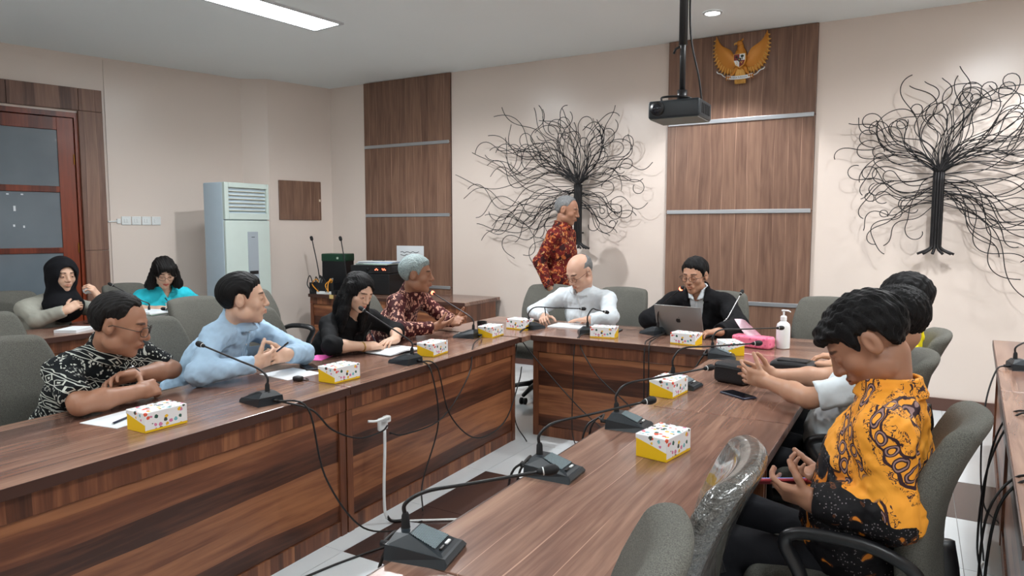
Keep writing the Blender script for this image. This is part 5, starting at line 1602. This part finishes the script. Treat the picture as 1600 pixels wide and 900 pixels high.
def batik_maroon():
    g = G('maroon_leaf_batik', .7, 0, .3); x, y, z = g.co(); p = g.vec(x, y, z)
    n1 = g.noise(p, 24, 2) - .5; n2 = g.noise(g.vec(y, z, x), 24, 2) - .5
    q = g.vec(x + n1 * .03, y + n2 * .03, (z + n1 * .03) * .62)
    d = g.vor(q, 46); leaf = d.lt(.40) * d.gt(.10)
    vein = g.noise(p, 120, 1).gt(.40)
    g.col(g.mix(leaf * vein, g.mix(g.noise(p, 8, 2), srgb(46, 14, 18), srgb(84, 26, 30)), srgb(212, 162, 142))); g.bump(g.noise(p, 12, 3, 1), .02, .3); return g.m
def batik_red():
    g = G('red_gold_batik', .75, 0, .3); x, y, z = g.co(); p = g.vec(x, y, z)
    n = g.noise(g.vec(x, y, z * 1.3), 17, 3, 1.4); m2 = g.noise(p, 34, 2, .8)
    c = g.mix(n.ss(.55, .61), srgb(104, 22, 20), srgb(186, 100, 52)); c = g.mix(m2.ss(.60, .66), c, srgb(222, 176, 118)); c = g.mix(g.noise(g.vec(z, x, y), 15, 2, 1).ss(.56, .62), c, srgb(52, 14, 16))
    g.col(c); return g.m
def batik_orange():
    g = G('orange_black_batik', .7, 0, .3); x, y, z = g.co(); p = g.vec(x, y, z)
    n1 = g.noise(p, 5, 2) - .5; n2 = g.noise(g.vec(z, x, y), 13, 2) - .5
    def chain(across, along, per, off):
        c = ((across / per + off).fract() - .5) * per
        k = ((along / .040).fract() - .5) * .040
        r = (c * c + k * k).pw(.5)
        ring = (r - .0125).abs().lt(.0046); hole = (r - .0125).abs().lt(.0016)
        rail = ((c - .006 * (along * 95).sin()).abs() - .0165).abs().lt(.0034)
        gate = (g.noise(g.vec(along * 1.6, (across / per + off).floor() * 7.3, .4), 4, 1)).ss(.36, .41)
        hook = (g.noise(g.vec(across * 2, along * 2, y * 2), 22, 2, 1.6) - .52).abs().lt(.030) * c.abs().gt(.017) * c.abs().lt(.036)
        return (ring.mx(rail).mx(hook)) * gate, hole * gate
    u = x * .80 - y * .55 + z * .62 + n1 * .07; w_ = z * .78 - x * .62 + n2 * .03
    d1, l1 = chain(u, w_, .105, .2)
    c = g.mix(g.noise(p, 9, 2), srgb(236, 150, 40), srgb(248, 172, 62))
    c = g.mix(d1, c, srgb(52, 30, 38)); c = g.mix(l1, c, srgb(150, 120, 118))
    # black lower part with orange patches and fine dots; its border is wavy
    low = (z + n1 * .20 + n2 * .08 + x * .55).lt(.745)
    fine = g.vor(p, 120).lt(.24); blk = g.mix(fine * g.noise(p, 9, 1).gt(.48), srgb(16, 14, 18), srgb(124, 116, 118))
    patch = g.noise(g.vec(x, z, y), 11, 2, 1.3); blk = g.mix(patch.ss(.615, .635), blk, srgb(218, 130, 40)); blk = g.mix((patch - .60).abs().lt(.012), blk, srgb(90, 52, 30))
    g.col(g.mix(low, c, blk)); g.bump(g.noise(p, 10, 3, 1), .02, .3); return g.m
TOP = {'bw': batik_black(), 'maroon': batik_maroon(), 'red': batik_red(), 'orange': batik_orange(),
       'blue': cloth_mat('light_blue_cotton', srgb(176, 206, 232)), 'white': cloth_mat('white_cotton', srgb(222, 232, 238)), 'black': cloth_mat('black_knit', srgb(17, 18, 21), fold=.2),
       'suit': cloth_mat('black_suiting', srgb(16, 17, 21), fold=.15), 'yellow': cloth_mat('bright_yellow_cotton', srgb(248, 226, 20)), 'grey': cloth_mat('grey_linen', srgb(160, 160, 150)),
       'turq': cloth_mat('turquoise_cotton', srgb(52, 206, 226)), 'hijab': cloth_mat('black_hijab_cloth', srgb(13, 14, 20), fold=.3)}

# ================================================================== the people
P1 = person(dict(label='man in glasses and a black and white batik shirt, arms folded on the left table', yaw=8, pelvis=(-3.40, 1.70, .47), neck=(-3.06, 1.745, .925), head=(-2.955, 1.735, 1.055), look=(42, 16, 0),
    skin='brown', hscale=1.10, face=dict(jaw=1.12, cheek=1.15, nose=1.15, eye_open=.35), bulk=1.12, belly=.03, neckr=1.1, sw=.20, sleeve='short', top=TOP['bw'], seed=3, hres=.0034, handres=.0038, cres=.0070, hairres=.0036, glasses=dict(round_=.8), collar_h=.05, vgap=.3,
    hair=dict(mat=HR['brownblack'], t=.010, line=[(-.14, -.075), (-.055, -.062), (-.040, -.020), (-.034, .016), (-.010, .034), (.014, .030), (.030, .045), (.050, .085), (.12, .12)], recede=.03, seed=2),
    arms=dict(R=dict(elb=(-2.83, 1.49, .775), wr=(-2.84, 1.745, .775), dir=(-.25, 1, 0), n=(-.7, -.1, -.5), curl=.75, k=1.05, short=.86), L=dict(elb=(-3.03, 2.02, .80), wr=(-2.95, 1.77, .825), dir=(.30, -1, .12), n=(.5, .1, -.8), curl=.42, k=1.0, short=.80))))
P2 = person(dict(label='man in a light blue shirt looking to the right with clasped hands', yaw=25, pelvis=(-3.45, 2.32, .47), neck=(-3.06, 2.43, .978), head=(-2.985, 2.40, 1.105), look=(50, 0, 0),
    skin='light', hscale=1.08, face=dict(jaw=1.12, cheek=1.12, nose=1.05, eye_open=.6), bulk=1.12, sw=.20, neckr=1.12, top=TOP['blue'], buttons=TOP['blue'], pocket=-.085, seed=8, hres=.0034, handres=.0038, cres=.0070, hairres=.0036, wrinkle=.003,
    hair=dict(mat=HR['black'], t=.013, line=HL_MALE, seed=4),
    arms=dict(R=dict(elb=(-2.90, 2.07, .785), wr=(-2.80, 2.31, .80), dir=(.02, 1, .16), n=(-.85, .1, .3), curl=(.45, .6, .7, .75), k=.98), L=dict(elb=(-2.86, 2.68, .79), wr=(-2.80, 2.52, .815), dir=(.05, -1, .05), n=(-.75, -.1, -.3), curl=.7, k=.98))))
P3 = person(dict(label='woman with long black hair and a black top writing in a notebook', yaw=-4, pelvis=(-3.42, 3.28, .47), neck=(-3.05, 3.30, .925), head=(-2.955, 3.225, 1.078), look=(-6, 24, -6),
    skin='light', hscale=.95, face=dict(jaw=.95, nose=.9, eye_open=.25, lips=1.1), tint=dict(lips=(.80, .42, .42)), bulk=.98, sw=.18, bust=True, sleeve=.30, top=TOP['black'], collar=False, vneck=.06, seed=5, buttons=TOP['black'], button_m=M['black'],
    hair=dict(mat=HR['black'], t=.013, streak=.003, extra=[cap((-.072, .0, .04), (-.088, .02, -.17), .030, .036), cap((.072, .0, .04), (.088, .02, -.17), .030, .036), ell((0, -.055, -.10), (.10, .06, .16)), cap((-.085, .03, -.12), (-.09, .06, -.25), .034, .02), cap((.085, .03, -.12), (.09, .06, -.25), .034, .02)],
              face=[((.006, .090, -.018), (.056, .066, .100))], seed=6),
    arms=dict(R=dict(elb=(-2.92, 2.95, .785), wr=(-2.80, 3.12, .768), dir=(.15, 1, -.05), n=(-.35, .1, -1), curl=.55, k=.86), L=dict(elb=(-2.93, 3.56, .795), wr=(-2.80, 3.38, .772), dir=(.15, -1, -.03), n=(0, 0, -1), curl=.3, k=.86))))
P4 = person(dict(label='grey-haired man in a maroon batik shirt gesturing with open hands', yaw=14, pelvis=(-3.48, 3.93, .47), neck=(-3.075, 3.905, 1.005), head=(-3.0, 3.865, 1.145), look=(30, 3, 0),
    skin='brown', hscale=1.04, face=dict(jaw=.98, nose=1.1, eye_open=.5), bulk=1.0, sw=.20, top=TOP['maroon'], seed=11, collar_h=.05, vgap=.25,
    hair=dict(mat=HR['grey'], t=.014, line=HL_MALE, seed=9, lift=.004),
    arms=dict(R=dict(elb=(-2.95, 3.59, .79), wr=(-2.82, 3.81, .795), dir=(.42, .88, .12), n=(-.5, .3, .8), curl=.18, spread=.2, k=.95), L=dict(elb=(-2.98, 4.19, .80), wr=(-2.84, 4.08, .80), dir=(.75, -.2, .1), n=(-.1, -.7, .7), curl=.3, k=.95))))
P5 = person(dict(label='bald man in glasses and a white shirt writing at the head table', yaw=-96, pelvis=(-2.24, 5.36, .47), neck=(-2.29, 5.085, .965), head=(-2.262, 4.985, 1.125), look=(-114, 30, 0),
    skin='pink', hscale=1.14, face=dict(jaw=1.12, cheek=1.2, nose=1.1, eye_open=.25), bulk=1.15, belly=.03, sw=.215, neckr=1.1, top=TOP['white'], buttons=TOP['white'], seed=14, wrinkle=.003, glasses=dict(m=plain('brown_spectacle_frame', srgb(92, 54, 44), .4), round_=.8, h=.016),
    hair=dict(mat=HR['salt'], t=.004, line=[(-.14, -.07), (-.055, -.06), (-.040, -.02), (-.034, .016), (-.010, .034), (.014, .030), (.03, .05), (.05, .11), (.12, .2)], bald=((0, .02, .075), (.078, .105, .062)), streak=.001, seed=3),
    arms=dict(R=dict(elb=(-2.66, 4.99, .79), wr=(-2.51, 4.86, .77), dir=(.35, -.9, -.05), n=(.45, .2, -1), curl=(.75, .8, .85, .9), thumb=.6, k=1.05), L=dict(elb=(-1.99, 4.95, .79), wr=(-2.13, 4.88, .770), dir=(-1, -.25, -.04), n=(0, 0, -1), curl=.16, k=1.05))))
P6 = person(dict(label='man in a black suit jacket and glasses behind the laptop', yaw=-90, pelvis=(-1.37, 5.42, .47), neck=(-1.378, 5.165, .97), head=(-1.388, 5.085, 1.12), look=(-100, 10, 0),
    skin='tan', hscale=1.05, face=dict(jaw=.98, nose=1.05, eye_open=.3), tint=dict(beard=.5), bulk=1.02, sw=.195, top=TOP['white'], jacket=TOP['suit'], buttons=TOP['white'], seed=17, glasses=dict(round_=1., w=.024, h=.020),
    hair=dict(mat=HR['black'], t=.013, line=HL_MALE, seed=12, lift=.005, part=.15),
    arms=dict(R=dict(elb=(-1.70, 4.98, .79), wr=(-1.55, 4.97, .785), dir=(.6, -.4, -.05), n=(0, 0, -1), curl=.4), L=dict(elb=(-1.04, 4.96, .79), wr=(-1.115, 4.74, .772), dir=(-.75, -.45, -.03), n=(0, 0, -1), curl=.45))))
P7 = person(dict(label='man in a red batik shirt walking past behind the head table', yaw=6, pelvis=(-2.88, 5.86, .93), neck=(-2.845, 5.85, 1.465), head=(-2.79, 5.84, 1.63), look=(10, 14, 0), stand=True, stride=.16,
    skin='brown', hscale=1.08, face=dict(jaw=1.0, nose=1.1, eye_open=.4), bulk=1.05, sw=.20, top=TOP['red'], seed=21, collar_h=.05, vgap=.3, cres=.008, hres=.004,
    hair=dict(mat=HR['salt'], t=.006, line=[(-.14, -.075), (-.055, -.062), (-.040, -.020), (-.034, .016), (-.010, .034), (.014, .030), (.030, .055), (.050, .10), (.12, .15)], recede=.02, seed=5),
    arms=dict(R=dict(elb=(-2.95, 5.61, 1.16), wr=(-2.84, 5.60, .93), dir=(.2, .05, -1), n=(.1, 1, 0), curl=.4), L=dict(elb=(-2.84, 6.08, 1.16), wr=(-2.70, 6.06, .95), dir=(.25, -.05, -1), n=(0, -1, 0), curl=.4))))
P8 = person(dict(label='person with black hair in a white short-sleeved shirt, forearms on the right table', yaw=180, pelvis=(-.23, 3.27, .47), neck=(-.125, 3.235, .92), head=(-.055, 3.20, 1.09), look=(163, 18, 0),
    skin='tan', hscale=1.08, face=dict(eye_open=.3), bulk=1.2, belly=.03, sw=.22, sleeve='short', top=TOP['white'], seed=25, wrinkle=.003,
    hair=dict(mat=HR['black'], t=.020, line=[(-.14, -.10), (-.055, -.085), (-.030, -.03), (-.01, .0), (.02, -.0), (.04, .03), (.07, .05), (.12, .06)], streak=.003, seed=8),
    arms=dict(R=dict(elb=(-.32, 3.45, .79), wr=(-.535, 3.31, .80), dir=(-.93, -.22, .12), n=(-.1, -1, .1), curl=.30, spread=.25, short=.7), L=dict(elb=(-.345, 2.99, .785), wr=(-.545, 3.19, .795), dir=(-.9, .35, .1), n=(-.3, .9, .2), curl=(.25, .5, .35, .3), spread=.3, thumb=.1, short=.84))))
P9 = person(dict(label='person with black hair in bright yellow, mostly hidden on the far right chair', yaw=182, pelvis=(-.12, 4.02, .47), neck=(-.03, 3.99, .93), head=(-.03, 3.95, 1.105), look=(172, 14, 0),
    skin='tan', hscale=1.08, face=dict(eye_open=.4), bulk=1.05, sw=.20, top=TOP['yellow'], seed=28, cres=.009, hres=.005, handres=.005,
    hair=dict(mat=HR['black'], t=.018, line=[(-.14, -.09), (-.055, -.08), (-.030, -.03), (-.01, .0), (.02, -.0), (.04, .03), (.07, .05), (.12, .06)], streak=.003, seed=18),
    arms=dict(R=dict(elb=(-.12, 4.27, .72), wr=(-.33, 4.15, .77), dir=(-1, -.2, .0), n=(0, 0, -1), curl=.4), L=dict(elb=(-.12, 3.77, .72), wr=(-.33, 3.86, .77), dir=(-1, .2, 0), n=(0, 0, -1), curl=.4))))
P10 = person(dict(label='man in an orange and black batik shirt looking down at his phone', yaw=178, pelvis=(-.09, 2.32, .47), neck=(-.040, 2.325, .970), head=(-.112, 2.32, 1.132), look=(184, 40, 0),
    skin='brown', hscale=1.13, face=dict(jaw=1.08, nose=1.1, eye_open=0., cheek=1.1), tint=dict(beard=.8), bulk=1.26, belly=.035, sw=.225, neckr=1.08, top=TOP['orange'], seed=31, wrinkle=.0032, cres=.0064, hres=.0031, handres=.0036, hairres=.0034, collar_h=.046,
    hair=dict(mat=HR['black'], t=.013, line=[(-.14, -.075), (-.060, -.07), (-.045, -.030), (-.038, .016), (-.014, .034), (.012, .022), (.022, -.014), (.032, -.004), (.042, .030), (.066, .052), (.14, .060)], streak=.0032, seed=14, extra=[ell((0, .055, .070), (.064, .050, .036)), ell((0, -.055, .035), (.075, .07, .075))]),
    arms=dict(R=dict(elb=(-.06, 2.58, .70), wr=(-.20, 2.36, .69), dir=(-.9, -.45, .05), n=(0, -.1, 1), curl=.75, spread=.02), L=dict(elb=(-.02, 2.06, .71), wr=(-.215, 2.085, .70), dir=(-.98, .12, .10), n=(-.05, .75, .65), curl=(.55, .62, .7, .75), spread=.02, thumb=.9, k=1.28))))
P11 = person(dict(label='young woman in a black hijab and grey top holding a tissue, in the second row', yaw=4, pelvis=(-5.98, 2.83, .47), neck=(-5.80, 2.88, .92), head=(-5.71, 2.925, 1.105), look=(-4, 6, 0),
    skin='light', hscale=1.05, face=dict(jaw=1.0, nose=.9, eye_open=.5, lips=1.05, ears=False, cheek=1.15), bulk=.98, sw=.18, top=TOP['grey'], collar=False, seed=35, bust=True, cres=.008,
    hair=dict(name='hijab', mat=TOP['hijab'], t=.020, extra=[ell((0, -.012, -.01), (.096, .115, .128)), cap((0, -.02, -.09), (0, -.01, -.20), .085, .135), ell((0, .05, -.24), (.12, .09, .10))], ek=.05, face=[((0, .095, -.012), (.061, .064, .084))], streak=.002, freq=(40, 40, 30), seed=2),
    arms=dict(R=dict(elb=(-5.66, 2.70, .785), wr=(-5.52, 2.84, .85), dir=(.2, .8, .45), n=(-.5, .5, -.5), curl=.9), L=dict(elb=(-5.52, 3.16, .79), wr=(-5.46, 3.06, .93), dir=(-.05, -.5, .8), n=(-.6, -.6, -.1), curl=.7))))
P12 = person(dict(label='woman with a dark bob and glasses in turquoise writing in the second row', yaw=-16, pelvis=(-5.92, 3.80, .47), neck=(-5.71, 3.77, .93), head=(-5.60, 3.70, 1.085), look=(-24, 24, 0),
    skin='light', hscale=1.04, face=dict(jaw=.98, nose=.95, eye_open=.3, lips=1.15), tint=dict(lips=(.75, .30, .32)), bulk=1.06, sw=.185, sleeve='short', top=TOP['turq'], vgap=.8, vneck=.09, seed=38, bust=True, cres=.008, glasses=True,
    hair=dict(mat=HR['brownblack'], t=.017, extra=[cap((-.075, .0, .03), (-.105, .02, -.10), .030, .042), cap((.075, .0, .03), (.105, .02, -.10), .030, .042), ell((0, -.05, -.07), (.11, .065, .10)), ell((-.02, .07, .075), (.06, .035, .03))], face=[((.004, .088, -.032), (.052, .06, .085))], streak=.003, seed=4),
    arms=dict(R=dict(elb=(-5.80, 3.50, .77), wr=(-5.62, 3.68, .77), dir=(.35, .8, -.1), n=(-.2, .1, -1), curl=.6, k=.92, short=.85), L=dict(elb=(-5.68, 4.10, .77), wr=(-5.58, 3.93, .77), dir=(-.1, -1, -.02), n=(0, 0, -1), curl=.3, k=.92, short=.85))))

# ---- things they hold or wear
def hand_pen(p, wx, label, tipz=TZ + .010, m=None):
    f = p['hands'][wx]; a = f.to((.020, .115, .030)); a = np.array([a[0], a[1], tipz + .002]); b = f.to((.036, .060, -.045)); d = unit(b - a)
    pen(label, tuple(a), tuple(a + d * .14), m)
hand_pen(P3, 'R', 'pen held by the woman in black', TZ + .022)
hand_pen(P5, 'R', 'dark pen held by the bald man', TZ + .010, M['black'])
hand_pen(P12, 'R', 'blue pen held by the woman in turquoise', TZ + .027, plain('blue_pen_plastic', srgb(40, 70, 150), .3))
hand_pen(P2, 'L', 'pen held between the clasped hands of the man in light blue', .80)
def band(p, wx, name, label, cat, m, face_m=None, at=-.012, r=.031):
    f = p['hands'][wx]; loop = [f.to((r * 1.06 * math.cos(a), at, r * .98 * math.sin(a))) for a in np.linspace(0, 2 * math.pi, 24, endpoint=False)]
    t = thing(name, label, cat, tuple(f.c)); L = np.array(loop) - f.c
    MB().tube(L, .0045, 8, True).build('strap', m, t, True)
    if face_m is not None:
        c = f.to((0, at, -r * 1.05)) - f.c; n = f.to((0, at, -r * 1.05 - .008)) - f.c
        MB().tube([c, n], .017, 20)  .build('dial', face_m, t, True); MB().tube([c * .98, n * .99], .0185, 20).build('bezel', M['chrome'], t, True)
band(P1, 'L', 'wrist_watch', 'watch with a pale dial on the wrist of the batik-shirted man at left', 'watch', M['black'], M['white_pl'], -.02, .030)
band(P3, 'R', 'bracelet', 'thin bracelet on the wrist of the woman in black', 'bracelet', plain('gold_bracelet', srgb(190, 150, 90), .3, .8), None, -.03, .026)
f = P10['hands']['L']
t = thing('mobile_phone', 'phone with a red edge held in the hand of the man in orange batik', 'phone', tuple(f.to((0, .10, .030))))
X, Yv, Z = unit(A3(.05, 1, .1)), unit(A3(-1, 0, .35)), None
t.rotation_euler = (R(-12), R(24), R(84))
MB().raw(*rbox_vf((0, 0, 0), (.037, .076, .0045), .004, 2)).build('phone_body', plain('red_phone_case', srgb(150, 40, 50), .4), t, True)
MB().box(-.033, .033, -.070, .070, .0044, .0056).build('screen', emission('blue_phone_screen', srgb(110, 140, 200), .6), t)
f = P11['hands']['L']
v, ff_ = grid_box_vf((.022, .03, .018), .012, 5); v = v + np.random.RandomState(1).normal(size=v.shape) * .0025
tag(MB().raw(v + f.to((.0, .085, .035)), ff_).build('crumpled_tissue', M['paper'], None, True), 'crumpled white tissue in the raised hand of the woman in the hijab', 'tissue')
# lanyard of the woman in black
C = P3['shirt']; nb = A3(-3.05, 3.30, .925); lp = []
for k in range(9):
    q = nb + A3(.35, .10 - .012 * k, -.06 - .030 * k); lp.append(C.march(q, (-1, 0, 0)) + A3(.003, 0, 0))
t = thing('lanyard', 'lanyard with a silver clip hanging on the woman in black', 'lanyard', tuple(lp[0]))
MB().tube(np.array(lp) - lp[0], .004, 6, flat=.6).build('strap', plain('dark_lanyard', srgb(50, 52, 56), .5), t, True)
MB().raw(*rbox_vf(lp[-1] - lp[0], (.004, .008, .022), .003, 1)).build('clip', M['chrome'], t)
